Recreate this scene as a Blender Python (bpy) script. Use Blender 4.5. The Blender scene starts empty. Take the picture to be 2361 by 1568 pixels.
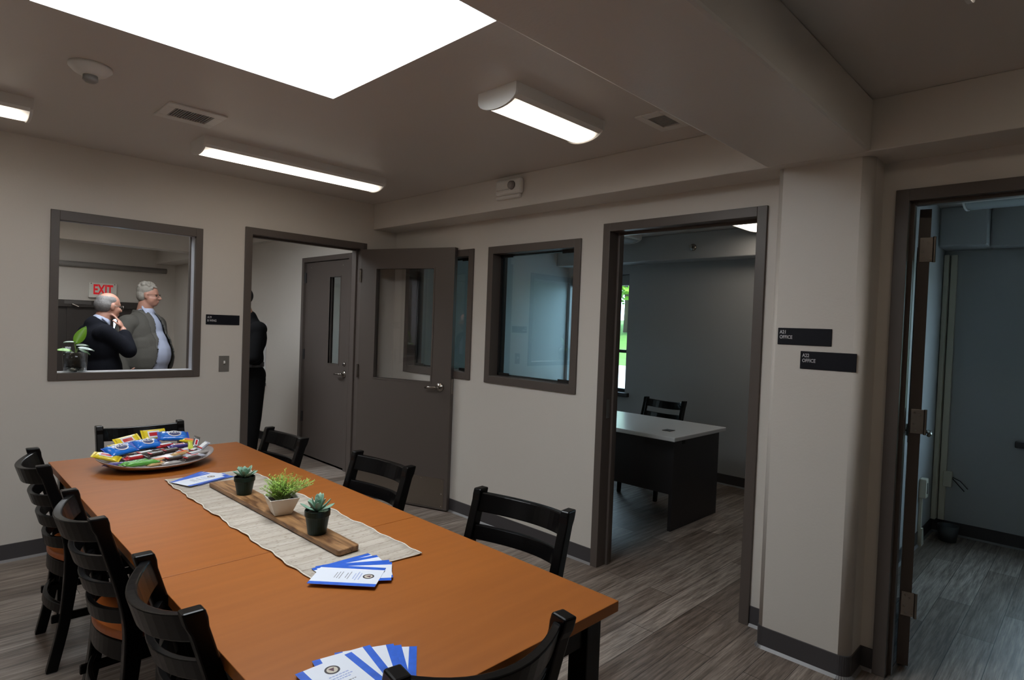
import bpy, bmesh, math, random
from math import sin, cos, pi, radians as R
from mathutils import Vector as V, Matrix as MX, Euler
random.seed(7)
S = bpy.context.scene
COL = S.collection

# ---------------------------------------------------------------- camera
W, H = 2361, 1568
FPX = 1381.66
YAW, PITCH, ROLL = -0.7924, -0.0227, 0.0375
CAMP = V((-3.1094, -4.5834, 1.5108))
fw = V((-sin(YAW)*cos(PITCH), cos(YAW)*cos(PITCH), sin(PITCH)))
rt = fw.cross(V((0, 0, 1))).normalized(); up = rt.cross(fw)
r2 = cos(ROLL)*rt + sin(ROLL)*up; u2 = -sin(ROLL)*rt + cos(ROLL)*up
cd = bpy.data.cameras.new('camera'); co = bpy.data.objects.new('camera', cd); COL.objects.link(co)
cd.sensor_width = 36.0; cd.lens = FPX*36.0/W; cd.clip_start = 0.02; cd.clip_end = 300
mt = MX(((r2.x, u2.x, -fw.x, CAMP.x), (r2.y, u2.y, -fw.y, CAMP.y), (r2.z, u2.z, -fw.z, CAMP.z), (0, 0, 0, 1)))
co.matrix_world = mt
S.camera = co

# ---------------------------------------------------------------- light and exposure
SKY_L = 11.5      # skylight diffuser radiance
LAMP_L = 5.5     # lamp lens radiance
w = bpy.data.worlds.new('world'); S.world = w; w.use_nodes = True
bg = w.node_tree.nodes['Background']; bg.inputs[0].default_value = (0.56, 0.82, 1.0, 1); bg.inputs[1].default_value = 5.0
sd = bpy.data.lights.new('sun', 'SUN'); sd.energy = 4; sd.angle = R(1); sd.color = (1, .95, .85)
so = bpy.data.objects.new('sun', sd); COL.objects.link(so); so.rotation_euler = (R(30), R(-38), 0)
vs = S.view_settings; vs.view_transform = 'Standard'; vs.look = 'None'; vs.exposure = 0.08; vs.gamma = 1; vs.use_curve_mapping = False
S.cycles.use_denoising = True
S.cycles.max_bounces = 10; S.cycles.diffuse_bounces = 6; S.cycles.transparent_max_bounces = 12
S.cycles.sample_clamp_indirect = 6.0
S.cycles.caustics_reflective = False; S.cycles.caustics_refractive = False

# ---------------------------------------------------------------- materials
MATS = {}
def mat(name, col, rough=.5, metal=0, bump=0, bs=60, var=0, vs_=4, spec=.5, coat=0, stretch=None, sss=0, emis=None, es=0):
    if name in MATS: return MATS[name]
    m = bpy.data.materials.new(name); m.use_nodes = True; nt = m.node_tree; N = nt.nodes; L = nt.links
    p = N['Principled BSDF']
    p.inputs['Base Color'].default_value = (*col, 1); p.inputs['Roughness'].default_value = rough
    p.inputs['Metallic'].default_value = metal; p.inputs['Specular IOR Level'].default_value = spec
    p.inputs['Coat Weight'].default_value = coat; p.inputs['Coat Roughness'].default_value = .12
    if emis: p.inputs['Emission Color'].default_value = (*emis, 1); p.inputs['Emission Strength'].default_value = es
    tc = N.new('ShaderNodeTexCoord'); mp = N.new('ShaderNodeMapping'); L.new(tc.outputs['Object'], mp.inputs[0])
    if stretch: mp.inputs['Scale'].default_value = stretch
    if var:
        n = N.new('ShaderNodeTexNoise'); n.inputs['Scale'].default_value = vs_; n.inputs['Detail'].default_value = 6
        L.new(mp.outputs[0], n.inputs['Vector'])
        mx = N.new('ShaderNodeMix'); mx.data_type = 'RGBA'
        mx.inputs[6].default_value = (*[c*(1-var) for c in col], 1); mx.inputs[7].default_value = (*[min(1, c*(1+var)) for c in col], 1)
        L.new(n.outputs[0], mx.inputs[0]); L.new(mx.outputs[2], p.inputs['Base Color'])
    if bump:
        n = N.new('ShaderNodeTexNoise'); n.inputs['Scale'].default_value = bs; n.inputs['Detail'].default_value = 4
        L.new(mp.outputs[0], n.inputs['Vector'])
        b = N.new('ShaderNodeBump'); b.inputs['Strength'].default_value = bump; b.inputs['Distance'].default_value = .004
        L.new(n.outputs[0], b.inputs['Height']); L.new(b.outputs[0], p.inputs['Normal'])
    MATS[name] = m; return m

def emit(name, col, s):
    m = bpy.data.materials.new(name); m.use_nodes = True; nt = m.node_tree; nt.nodes.clear()
    e = nt.nodes.new('ShaderNodeEmission'); e.inputs[0].default_value = (*col, 1); e.inputs[1].default_value = s
    o = nt.nodes.new('ShaderNodeOutputMaterial'); nt.links.new(e.outputs[0], o.inputs[0]); MATS[name] = m; return m

def glassmat(name, tint=(1, 1, 1), rough=0.0, f=1.0):
    m = bpy.data.materials.new(name); m.use_nodes = True; nt = m.node_tree; N = nt.nodes; L = nt.links; N.clear()
    t = N.new('ShaderNodeBsdfTransparent'); t.inputs[0].default_value = (*tint, 1)
    g = N.new('ShaderNodeBsdfGlossy'); g.inputs['Roughness'].default_value = rough
    fr = N.new('ShaderNodeFresnel'); ge = N.new('ShaderNodeNewGeometry'); mi = N.new('ShaderNodeMath'); mi.operation = 'MULTIPLY_ADD'; mi.inputs[1].default_value = 1/1.5-1.5; mi.inputs[2].default_value = 1.5; L.new(ge.outputs['Backfacing'], mi.inputs[0]); L.new(mi.outputs[0], fr.inputs[0])
    mu = N.new('ShaderNodeMath'); mu.operation = 'MULTIPLY'; mu.inputs[1].default_value = f
    mx = N.new('ShaderNodeMixShader'); o = N.new('ShaderNodeOutputMaterial')
    L.new(fr.outputs[0], mu.inputs[0]); L.new(mu.outputs[0], mx.inputs[0]); L.new(t.outputs[0], mx.inputs[1]); L.new(g.outputs[0], mx.inputs[2]); L.new(mx.outputs[0], o.inputs[0])
    MATS[name] = m; return m

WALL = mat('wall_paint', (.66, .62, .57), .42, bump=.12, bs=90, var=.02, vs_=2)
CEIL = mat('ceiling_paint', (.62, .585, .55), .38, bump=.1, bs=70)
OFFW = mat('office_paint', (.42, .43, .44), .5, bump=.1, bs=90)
FRAME = mat('taupe_steel', (.098, .080, .071), .40, bump=.05, bs=200)
DARKF = mat('dark_steel', (.035, .033, .034), .5, bump=.05, bs=100)
GASKET = mat('black_gasket', (.006, .006, .006), .7, bump=.05)
BASE = mat('grey_rubber_base', (.060, .056, .060), .42, bump=.05, bs=80)
BASETOE = mat('base_toe', (.20, .195, .20), .35, bump=.05)
BLACK = mat('black_wood', (.003, .0028, .003), .27, spec=.20, bump=.06, bs=30, stretch=(1, 1, 4))
SEATM = mat('cherry_seat', (.44, .115, .025), .32, var=.12, vs_=5, stretch=(6, 1, 1), bump=.03)
STEEL = mat('brushed_steel', (.34, .31, .28), .25, 1, bump=.05, bs=120, stretch=(1, 1, 12))
SCREW = mat('bright_screw', (.8, .78, .75), .2, 1, bump=.02)
KICK = mat('kick_plate_steel', (.30, .27, .24), .34, 1, bump=.04, bs=140, stretch=(8, 1, 1))
WHITEP = mat('white_enamel', (.74, .73, .70), .35, bump=.03)
SIGNB = mat('sign_navy', (.005, .0055, .010), .55, bump=.02, spec=.22)
SIGNT = mat('sign_letter', (.60, .60, .62), .5, bump=.02)
SKYM = emit('skylight_glow', (.90, .955, 1.0), SKY_L)
def lampmat():
    m = bpy.data.materials.new('lamp_glow'); m.use_nodes = True; nt = m.node_tree; N = nt.nodes; L = nt.links; N.clear()
    e = N.new('ShaderNodeEmission'); e.inputs[0].default_value = (1, .87, .72, 1); tc = N.new('ShaderNodeTexCoord'); sp = N.new('ShaderNodeSeparateXYZ'); L.new(tc.outputs['Generated'], sp.inputs[0])
    def edge(out, w_):      # tube behind the lens is brighter along its middle
        a = N.new('ShaderNodeMath'); a.operation = 'PINGPONG'; a.inputs[1].default_value = .5; L.new(out, a.inputs[0])
        b = N.new('ShaderNodeMapRange'); b.inputs[1].default_value = 0; b.inputs[2].default_value = w_; b.inputs[3].default_value = .24; b.inputs[4].default_value = 1; L.new(a.outputs[0], b.inputs[0]); return b.outputs[0]
    m1 = N.new('ShaderNodeMath'); m1.operation = 'MULTIPLY'; L.new(edge(sp.outputs[0], .06), m1.inputs[0]); L.new(edge(sp.outputs[1], .22), m1.inputs[1])
    m2 = N.new('ShaderNodeMath'); m2.operation = 'MULTIPLY'; m2.inputs[1].default_value = LAMP_L; L.new(m1.outputs[0], m2.inputs[0]); L.new(m2.outputs[0], e.inputs[1])
    o = N.new('ShaderNodeOutputMaterial'); L.new(e.outputs[0], o.inputs[0]); MATS['lamp_glow'] = m; return m
LAMPM = lampmat()
GLASS = glassmat('pane_glass')
GLASSW = glassmat('window_glass', (.80, .90, .92), 0, 2.0)

def tablemat():
    m = bpy.data.materials.new('cherry_laminate'); m.use_nodes = True; nt = m.node_tree; N = nt.nodes; L = nt.links; p = N['Principled BSDF']
    tc = N.new('ShaderNodeTexCoord'); mp = N.new('ShaderNodeMapping'); mp.inputs['Scale'].default_value = (1.5, 22, 22)
    L.new(tc.outputs['Object'], mp.inputs[0])
    n = N.new('ShaderNodeTexNoise'); n.inputs['Scale'].default_value = 1.5; n.inputs['Detail'].default_value = 8; L.new(mp.outputs[0], n.inputs[0])
    cr = N.new('ShaderNodeValToRGB'); cr.color_ramp.elements[0].position = .3; cr.color_ramp.elements[0].color = (.300, .092, .0155, 1)
    cr.color_ramp.elements[1].position = .7; cr.color_ramp.elements[1].color = (.345, .108, .019, 1)
    L.new(n.outputs[0], cr.inputs[0]); L.new(cr.outputs[0], p.inputs['Base Color']); p.inputs['Roughness'].default_value = .42; p.inputs['Specular IOR Level'].default_value = .33
    MATS['cherry_laminate'] = m; return m
TABLE = tablemat()

def floormat():
    m = bpy.data.materials.new('vinyl_plank'); m.use_nodes = True; nt = m.node_tree; N = nt.nodes; L = nt.links; p = N['Principled BSDF']
    tc = N.new('ShaderNodeTexCoord')
    br = N.new('ShaderNodeTexBrick'); br.offset = .37; br.inputs['Scale'].default_value = 1; br.inputs['Brick Width'].default_value = 1.22
    br.inputs['Row Height'].default_value = .152; br.inputs['Mortar Size'].default_value = .0016; br.inputs['Mortar Smooth'].default_value = .2
    br.inputs['Color1'].default_value = (.205, .163, .135, 1); br.inputs['Color2'].default_value = (.41, .355, .315, 1); br.inputs['Mortar'].default_value = (.025, .02, .017, 1)
    L.new(tc.outputs['Object'], br.inputs[0])
    def stretched(sx, sy, sc, det=10):
        mp = N.new('ShaderNodeMapping'); mp.inputs['Scale'].default_value = (sx, sy, 1); L.new(tc.outputs['Object'], mp.inputs[0])
        n = N.new('ShaderNodeTexNoise'); n.inputs['Scale'].default_value = sc; n.inputs['Detail'].default_value = det; n.inputs['Roughness'].default_value = .65
        L.new(mp.outputs[0], n.inputs[0]); return n
    n1 = stretched(1.6, 22, 1.6); n2 = stretched(3, 70, 2)
    c1 = N.new('ShaderNodeValToRGB'); c1.color_ramp.elements[0].position = .36; c1.color_ramp.elements[0].color = (.42, .38, .35, 1)
    c1.color_ramp.elements[1].position = .66; c1.color_ramp.elements[1].color = (1.25, 1.24, 1.23, 1); L.new(n1.outputs[0], c1.inputs[0])
    mx = N.new('ShaderNodeMix'); mx.data_type = 'RGBA'; mx.blend_type = 'MULTIPLY'; mx.inputs[0].default_value = .9
    L.new(br.outputs[0], mx.inputs[6]); L.new(c1.outputs[0], mx.inputs[7])
    c2 = N.new('ShaderNodeValToRGB'); c2.color_ramp.elements[0].position = .42; c2.color_ramp.elements[0].color = (.55, .55, .55, 1)
    c2.color_ramp.elements[1].position = .55; c2.color_ramp.elements[1].color = (1.1, 1.1, 1.1, 1); L.new(n2.outputs[0], c2.inputs[0])
    m2 = N.new('ShaderNodeMix'); m2.data_type = 'RGBA'; m2.blend_type = 'MULTIPLY'; m2.inputs[0].default_value = .7
    L.new(mx.outputs[2], m2.inputs[6]); L.new(c2.outputs[0], m2.inputs[7])
    L.new(m2.outputs[2], p.inputs['Base Color']); p.inputs['Roughness'].default_value = .42
    b = N.new('ShaderNodeBump'); b.inputs['Strength'].default_value = .25; b.inputs['Distance'].default_value = .002
    L.new(n2.outputs[0], b.inputs['Height']); L.new(b.outputs[0], p.inputs['Normal'])
    MATS['vinyl_plank'] = m; return m
FLOOR = floormat()

# ---------------------------------------------------------------- mesh helpers
class MB:
    def __init__(s): s.v = []; s.f = []
    def add(s, vs, fs, M=None):
        k = len(s.v)
        s.v += [tuple((M @ V(a)) if M is not None else a) for a in vs]; s.f += [tuple(i+k for i in f) for f in fs]; return s
    def box(s, x0, x1, y0, y1, z0, z1, M=None):
        if x0 > x1: x0, x1 = x1, x0
        if y0 > y1: y0, y1 = y1, y0
        if z0 > z1: z0, z1 = z1, z0
        return s.add([(x0,y0,z0),(x1,y0,z0),(x1,y1,z0),(x0,y1,z0),(x0,y0,z1),(x1,y0,z1),(x1,y1,z1),(x0,y1,z1)],
              [(3,2,1,0),(4,5,6,7),(0,1,5,4),(1,2,6,5),(2,3,7,6),(3,0,4,7)], M)
    def prism(s, poly, z0, z1, M=None):
        n = len(poly)
        a = sum(poly[i][0]*poly[(i+1)%n][1]-poly[(i+1)%n][0]*poly[i][1] for i in range(n))
        if a < 0: poly = poly[::-1]
        vs = [(x, y, z0) for x, y in poly]+[(x, y, z1) for x, y in poly]
        fs = [tuple(range(n-1, -1, -1)), tuple(range(n, 2*n))]+[(i, (i+1) % n, (i+1) % n+n, i+n) for i in range(n)]
        return s.add(vs, fs, M)
    def loft(s, rings, cap=True, M=None, closed=True):
        n = len(rings[0]); vs = [p for r in rings for p in r]; fs = []
        for k in range(len(rings)-1):
            for i in range(n if closed else n-1):
                j = (i+1) % n; fs.append((k*n+i, k*n+j, (k+1)*n+j, (k+1)*n+i))
        if cap: fs += [tuple(range(n-1, -1, -1)), tuple(range((len(rings)-1)*n, len(rings)*n))]
        return s.add(vs, fs, M)
    def lathe(s, prof, n=24, c=(0, 0, 0), cap=True, M=None):
        return s.loft([[(c[0]+r*cos(2*pi*i/n), c[1]+r*sin(2*pi*i/n), c[2]+z) for i in range(n)] for r, z in prof], cap, M)
    def cyl(s, p0, p1, r0, r1=None, n=12, cap=True):
        r1 = r0 if r1 is None else r1; p0 = V(p0); p1 = V(p1); d = (p1-p0).normalized()
        a = d.orthogonal().normalized(); b = d.cross(a)
        return s.loft([[tuple(p+(a*cos(2*pi*i/n)+b*sin(2*pi*i/n))*r) for i in range(n)] for p, r in ((p0, r0), (p1, r1))], cap)
    def tube(s, pts, r, n=8):
        pts = [V(p) for p in pts]; rs = r if isinstance(r, (list, tuple)) else [r]*len(pts); rings = []; a = None
        for i, p in enumerate(pts):
            d = (pts[min(i+1, len(pts)-1)]-pts[max(i-1, 0)]).normalized()
            a = d.orthogonal().normalized() if a is None else (a-d*a.dot(d)).normalized(); b = d.cross(a)
            rings.append([tuple(p+(a*cos(2*pi*k/n)+b*sin(2*pi*k/n))*rs[i]) for k in range(n)])
        return s.loft(rings)
    def ell(s, c, r, n=16, m=10, M=None):
        vs = [(c[0], c[1], c[2]-r[2])]; fs = []
        for j in range(1, m):
            t = -pi/2+pi*j/m
            vs += [(c[0]+r[0]*cos(t)*cos(2*pi*i/n), c[1]+r[1]*cos(t)*sin(2*pi*i/n), c[2]+r[2]*sin(t)) for i in range(n)]
        vs.append((c[0], c[1], c[2]+r[2])); top = len(vs)-1
        for i in range(n):
            fs.append((0, 1+(i+1) % n, 1+i)); fs.append((top, 1+(m-2)*n+i, 1+(m-2)*n+(i+1) % n))
        for j in range(m-2):
            for i in range(n):
                a = 1+j*n+i; b = 1+j*n+(i+1) % n; fs.append((a, b, b+n, a+n))
        return s.add(vs, fs, M)
    def cap(s, p0, r0, p1, r1, n=14):   # tapered capsule
        s.cyl(p0, p1, r0, r1, n); s.ell(p0, (r0,)*3, n, 8); s.ell(p1, (r1,)*3, n, 8); return s
    def build(s, name, mat, parent=None, bevel=0, smooth=False, loc=None, rot=None, seg=2):
        me = bpy.data.meshes.new(name); me.from_pydata(s.v, [], s.f); me.update()
        if mat: me.materials.append(mat)
        if smooth: me.polygons.foreach_set('use_smooth', [True]*len(me.polygons))
        o = bpy.data.objects.new(name, me); COL.objects.link(o)
        if parent: o.parent = parent
        if loc: o.location = loc
        if rot: o.rotation_euler = rot
        if bevel:
            b = o.modifiers.new('bevel', 'BEVEL'); b.width = bevel; b.segments = seg; b.limit_method = 'ANGLE'; b.angle_limit = R(40)
            if smooth is False:
                me.polygons.foreach_set('use_smooth', [False]*len(me.polygons))
        return o

def bx(x0, x1, y0, y1, z0, z1): return MB().box(x0, x1, y0, y1, z0, z1)
def tag(o, label, cat, group=None, kind=None):
    o['label'] = label; o['category'] = cat
    if group: o['group'] = group
    if kind: o['kind'] = kind
    return o
def thing(name, loc, label, cat, rz=0, group=None):
    o = bpy.data.objects.new(name, None); COL.objects.link(o); o.location = loc; o.rotation_euler = (0, 0, rz); o.empty_display_size = .1
    return tag(o, label, cat, group)
def struct(o, label=None, cat=None):
    o['kind'] = 'structure'
    if label: o['label'] = label
    if cat: o['category'] = cat
    return o
def sroot(name, loc, label, cat, rz=0):
    o = thing(name, loc, label, cat, rz); o['kind'] = 'structure'; return o
def kids(o): return [x for x in bpy.data.objects if x.parent == o]
def dup(o, loc, rz, label, group=None):
    def rec(a, par):
        c = a.copy(); COL.objects.link(c); c.parent = par
        for k in kids(a): rec(k, c)
        return c
    c = rec(o, None); c.location = loc; c.rotation_euler = (0, 0, rz) if not isinstance(rz, (tuple, list)) else rz
    c['label'] = label
    if group: c['group'] = group
    return c
def text(body, size, mat, parent, loc, rot, name='lettering', ext=.0005, align='LEFT', sx=1.0, bold=0):
    cu = bpy.data.curves.new(name, 'FONT'); cu.body = body; cu.size = size; cu.extrude = ext; cu.align_x = align; cu.align_y = 'CENTER'; cu.resolution_u = 3; cu.offset = bold
    o = bpy.data.objects.new('tmp', cu); COL.objects.link(o)
    dg = bpy.context.evaluated_depsgraph_get(); me = bpy.data.meshes.new_from_object(o.evaluated_get(dg))
    bpy.data.objects.remove(o); me.materials.clear(); me.materials.append(mat)
    if sx != 1.0:
        for v in me.vertices: v.co.x *= sx
    q = bpy.data.objects.new(name, me); COL.objects.link(q); q.parent = parent; q.location = loc; q.rotation_euler = rot
    return q

# ---------------------------------------------------------------- room shell
CZ, BZ, BD = 2.53, 2.31, .237
CY1, CY2 = -3.408, -3.848       # cross beam
T = .13
def wall(name, ax, c0, c1, u0, u1, z0, z1, holes, m, label):
    mb = MB(); us = sorted({u0, u1, *[h[0] for h in holes], *[h[1] for h in holes]})
    for a, b in zip(us, us[1:]):
        hs = sorted([h for h in holes if h[0] <= a+1e-6 and h[1] >= b-1e-6], key=lambda h: h[2]); z = z0
        for h in hs+[(0, 0, z1, z1)]:
            if h[2] > z+1e-6:
                mb.box(a, b, c0, c1, z, h[2]) if ax == 'y' else mb.box(c0, c1, a, b, z, h[2])
            z = h[3]
    return struct(mb.build(name, m), label, 'wall')
# floor
struct(bx(-5.6, 2.95, -7.6, 3.55, -.1, 0).build('floor', FLOOR), 'grey-brown wood-look plank floor', 'floor')
struct(bx(-5.6, 2.95, 3.55, 6.45, -.65, -.55).build('floor_lower', FLOOR), 'lower landing floor at the far end of the hallway', 'floor')
struct(bx(-5.6, 0, 3.55, 3.6, -.55, -.1).build('trim_1', BASE), 'riser between hallway and lower landing', 'trim')
# ceiling with skylight opening
SX0, SX1, SY0, SY1 = -2.83, -1.73, -3.10, -2.005
X0, X1, Y0, Y1 = -5.6, 2.95, -7.6, 6.45
HOLES = [(SX0, SX1, SY0, SY1), (-4.70, -4.20, -2.60, -2.10), (-2.35, -1.20, .30, 1.40), (-2.3, -1.5, 4.4, 5.3)]  # first is the visible skylight, the other three are added out of view
mb = MB(); ys = sorted({Y0, Y1, *[h[2] for h in HOLES], *[h[3] for h in HOLES]})
for a, b in zip(ys, ys[1:]):
    x = X0
    for h in sorted([h for h in HOLES if h[2] <= a+1e-6 and h[3] >= b-1e-6])+[(X1, X1, 0, 0)]:
        mb.box(x, h[0], a, b, CZ, CZ+.1); x = h[1]
struct(mb.build('ceiling', CEIL), 'painted ceiling around the skylight', 'ceiling')
for k, (h, lb) in enumerate(zip(HOLES, ['large glowing white square skylight in the ceiling', 'added unseen skylight brightening the room from left of the camera', 'added unseen skylight brightening the hallway', 'added unseen skylight brightening the far landing'])):  # last three are unseen glowing panels added to brighten the walls
    struct(bx(h[0]-.05, h[1]+.05, h[2]-.05, h[3]+.05, CZ+.101, CZ+.12).build('window_%d' % (9+k), SKYM), lb, 'skylight')
# room walls
WO = (-2.468, -1.66, 1.105, 2.085)      # pass-through hole
D1 = (-1.334, -.303); DH = 2.18
HW1 = [WO, (D1[0]+.01, D1[1]-.01, 0, DH-.01)]
wall('wall_left', 'y', 0, T, -5.6, 0, 0, CZ, HW1, WALL, 'cream wall with the pass-through window and the hallway door')
VA = (-1.074, -.188, 1.08, 2.104); VB = (-2.128, -1.243, 1.08, 2.104)
E1 = (-3.331, -2.305); G1 = (-4.924, -3.898)
HW2 = [(VA[0]+.01, VA[1]-.01, VA[2]+.01, VA[3]-.01), (VB[0]+.01, VB[1]-.01, VB[2]+.01, VB[3]-.01), (E1[0]+.01, E1[1]-.01, 0, DH-.01), (G1[0]+.01, G1[1]-.01, 0, DH-.01)]
wall('wall_right', 'x', 0, T, -7.6, 0, 0, CZ, HW2, WALL, 'cream wall with two interior windows and two office doors')
wall('wall_back', 'y', -7.6, -7.5, -5.6, 2.95, 0, CZ, [], WALL, 'cream wall behind the camera')
wall('wall_west', 'x', -5.6, -5.5, -7.5, 6.45, -.65, CZ, [], WALL, 'cream wall at the far left of the room')
# hallway
HD = (.735, 1.79)
wall('wall_hall_right', 'x', 0, T, 0, 6.3, -.55, CZ, [(HD[0]+.01, HD[1]-.01, 0, DH-.01)], WALL, 'white wall of the hallway beyond the left door')
wall('wall_hall_far', 'y', 6.3, 6.4, -5.5, 2.95, -.55, CZ, [(-2.35, -.45, -.55, 1.60)], WALL, 'far hallway wall carrying the exit sign')
# office walls
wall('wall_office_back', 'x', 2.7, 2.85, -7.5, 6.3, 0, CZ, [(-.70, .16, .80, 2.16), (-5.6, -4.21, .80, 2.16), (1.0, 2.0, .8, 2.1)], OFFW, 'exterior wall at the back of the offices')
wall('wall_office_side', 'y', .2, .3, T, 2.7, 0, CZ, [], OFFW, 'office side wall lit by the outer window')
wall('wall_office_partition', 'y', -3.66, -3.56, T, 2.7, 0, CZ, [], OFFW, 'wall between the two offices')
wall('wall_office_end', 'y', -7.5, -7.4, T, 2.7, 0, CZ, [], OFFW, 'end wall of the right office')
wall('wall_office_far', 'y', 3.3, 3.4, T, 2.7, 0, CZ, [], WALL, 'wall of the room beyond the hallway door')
# beams
struct(bx(-BD, 0, -7.5, 0, BZ, CZ).build('trim_2', WALL, bevel=.004), 'long soffit running along the right wall under the ceiling', 'soffit')
struct(MB().box(-5.5, -BD, CY2, CY1, BZ-.0005, CZ).build('trim_3', WALL, bevel=.012), 'wide beam crossing the ceiling to the column', 'beam')
struct(bx(-5.5, 0, 3.7, 3.95, 2.3, CZ).build('trim_4', WALL), 'beam crossing the hallway ceiling', 'beam')
struct(bx(-.28, 0, 4.0, 6.3, 2.30, CZ).build('trim_5', WALL), 'boxed duct in the far hallway corner', 'soffit')
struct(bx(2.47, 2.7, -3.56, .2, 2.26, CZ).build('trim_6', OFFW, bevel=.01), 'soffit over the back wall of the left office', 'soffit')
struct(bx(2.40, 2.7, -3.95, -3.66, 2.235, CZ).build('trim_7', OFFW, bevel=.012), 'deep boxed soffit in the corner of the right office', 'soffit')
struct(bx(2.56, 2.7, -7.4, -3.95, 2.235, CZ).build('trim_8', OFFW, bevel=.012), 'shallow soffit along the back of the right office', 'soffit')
struct(bx(-.10, 0, .0+T, 3.7, 2.42, CZ).build('trim_11', WALL), 'small soffit along the hallway wall', 'soffit')
# column with rounded corners
def rrect(x0, x1, y0, y1, ra, rb, n=8):   # rounded on the -x corners only: ra at y1 (left), rb at y0 (right)
    p = [(x1, y1)]
    p += [(x0+ra-ra*sin(t), y1-ra+ra*cos(t)) for t in [pi/2*i/n for i in range(n+1)]]
    p += [(x0+rb-rb*cos(t), y0+rb-rb*sin(t)) for t in [pi/2*i/n for i in range(n+1)]]
    p += [(x1, y0)]; return p
COLR = (-.175, 0, -3.845, -3.44)
c = MB().prism(rrect(*COLR, .025, .045), 0, BZ).build('trim_9', WALL); struct(c, 'cream rounded column between the two office doors carrying two signs', 'column')
for p in c.data.polygons: p.use_smooth = abs(p.normal.z) < .5 and p.area < .03
# baseboards
def baseb(name, segs, label):
    mb = MB(); m2 = MB()
    for (x0, y0, x1, y1) in segs:    # line on wall face, room on the left side of direction
        d = V((x1-x0, y1-y0)); L = d.length; d /= L; n = V((-d.y, d.x)); z = MX.Translation((x0, y0, 0)) @ MX.Rotation(math.atan2(d.y, d.x), 4, 'Z')
        mb.loft([[(0, 0, 0), (0, .004, 0), (0, .004, .102), (0, 0, .104)], [(L, 0, 0), (L, .004, 0), (L, .004, .102), (L, 0, .104)]], True, z)
        m2.loft([[(0, .0035, 0), (0, .016, 0), (0, .0105, .006), (0, .0042, .013)], [(L, .0035, 0), (L, .016, 0), (L, .0105, .006), (L, .0042, .013)]], True, z)
    o = struct(mb.build(name, BASE), label, 'baseboard'); m2.build('toe_edge', BASETOE, o); return o
baseb('baseboard_left', [(D1[0], 0, -5.5, 0)], 'dark grey cove base along the left wall')
baseb('baseboard_corner', [(0, 0, D1[1], 0), (0, E1[1], 0, 0)], 'dark grey cove base below the two interior windows')
pl = rrect(*COLR, .025, .045)
baseb('baseboard_column', [(0, -3.44, 0, E1[0])]+[(pl[i+1][0], pl[i+1][1], pl[i][0], pl[i][1]) for i in range(len(pl)-1)]+[(0, G1[1], 0, -3.845)], 'dark grey cove base wrapping the column')
baseb('baseboard_hall', [(0, 3.55, 0, HD[1]), (0, HD[0], 0, T)], 'dark base along the hallway wall')
baseb('baseboard_office', [(2.7, -3.56, 2.7, .2), (2.7, .2, T, .2), (T, -3.56, 2.7, -3.56)], 'dark base around the left office')
baseb('baseboard_office_right', [(2.7, -7.4, 2.7, -3.66), (2.7, -3.66, T, -3.66)], 'dark base around the right office')
baseb('baseboard_east', [(0, -7.5, 0, G1[0])], 'dark base right of the right office door')

# ---------------------------------------------------------------- frames (built in local x along wall, y into the wall)
def place(o, ax, u):
    if ax == 'y': o.location = (u, 0, 0)
    else: o.location = (0, u, 0); o.rotation_euler = (0, 0, -pi/2)
    return o
def frame_mb(wd, z0, z1, face, door, jamb=T, proud=.014):
    mb = MB(); a, b = -proud, jamb+proud
    def ring(x0, x1, zz0, zz1, y0, y1, f):
        mb.box(x0, x0+f, y0, y1, zz0 if not door else 0, zz1); mb.box(x1-f, x1, y0, y1, zz0 if not door else 0, zz1)
        mb.box(x0+f, x1-f, y0, y1, zz1-f, zz1)
        if not door: mb.box(x0+f, x1-f, y0, y1, zz0, zz0+f)
    return mb, ring, a, b
def door_frame(name, ax, u, wd, label, stop=(.055, .085), mat_=FRAME, parent=None):
    mb, ring, a, b = frame_mb(wd, 0, DH, .052, True)
    root = place(sroot(name, (0, 0, 0), label, 'door'), ax, u) if parent is None else parent
    ring(0, wd, 0, DH, a, b, .052)
    mb.build('door_frame', mat_, root, bevel=.002)
    mb, ring, a, b = frame_mb(wd, 0, DH, .052, True); ring(.051, wd-.051, 0, DH-.051, stop[0], stop[1], .016)
    mb.build('door_stop', mat_, root, bevel=.002)
    return root
# for wall_right items: local x runs toward -y (rotation -90): local (x,y) -> world (y_local -> +x)
def window_frame(name, u, wd, z0, z1, label):
    root = place(sroot(name, (0, 0, 0), label, 'window'), 'x', u)
    mb, ring, a, b = frame_mb(wd, z0, z1, .055, False); ring(0, wd, z0, z1, a, b, .055); mb.build('window_frame', FRAME, root, bevel=.002)
    g = MB()
    f = .055; x0, x1, a0, a1 = f, wd-f, z0+f, z1-f
    for (p, q) in ((x0, x0+.12), (x1-.17, x1)):
        g.box(p, q, .072, .082, a0, a0+.022); g.box(p, q, .072, .082, a1-.022, a1)
    g.box(x0, x0+.016, .072, .082, a0, a1); g.build('gasket', GASKET, root)
    i = MB(); f2 = .028
    i.box(x0, x0+f2, .088, .115, a0, a1).box(x1-.008, x1, .088, .115, a0, a1).box(x0, x1, .088, .115, a0, a0+.010).box(x0, x1, .088, .115, a1-.010, a1)
    i.build('inner_stop', DARKF, root)
    bx(x0, x1, .083, .087, a0, a1).build('glass_pane', GLASSW, root)
    return root
window_frame('window_2', VA[1], VA[1]-VA[0], VA[2], VA[3], 'interior office window partly hidden behind the open door leaf')
window_frame('window_3', VB[1], VB[1]-VB[0], VB[2], VB[3], 'interior office window with taupe frame left of the office doorway')
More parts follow.
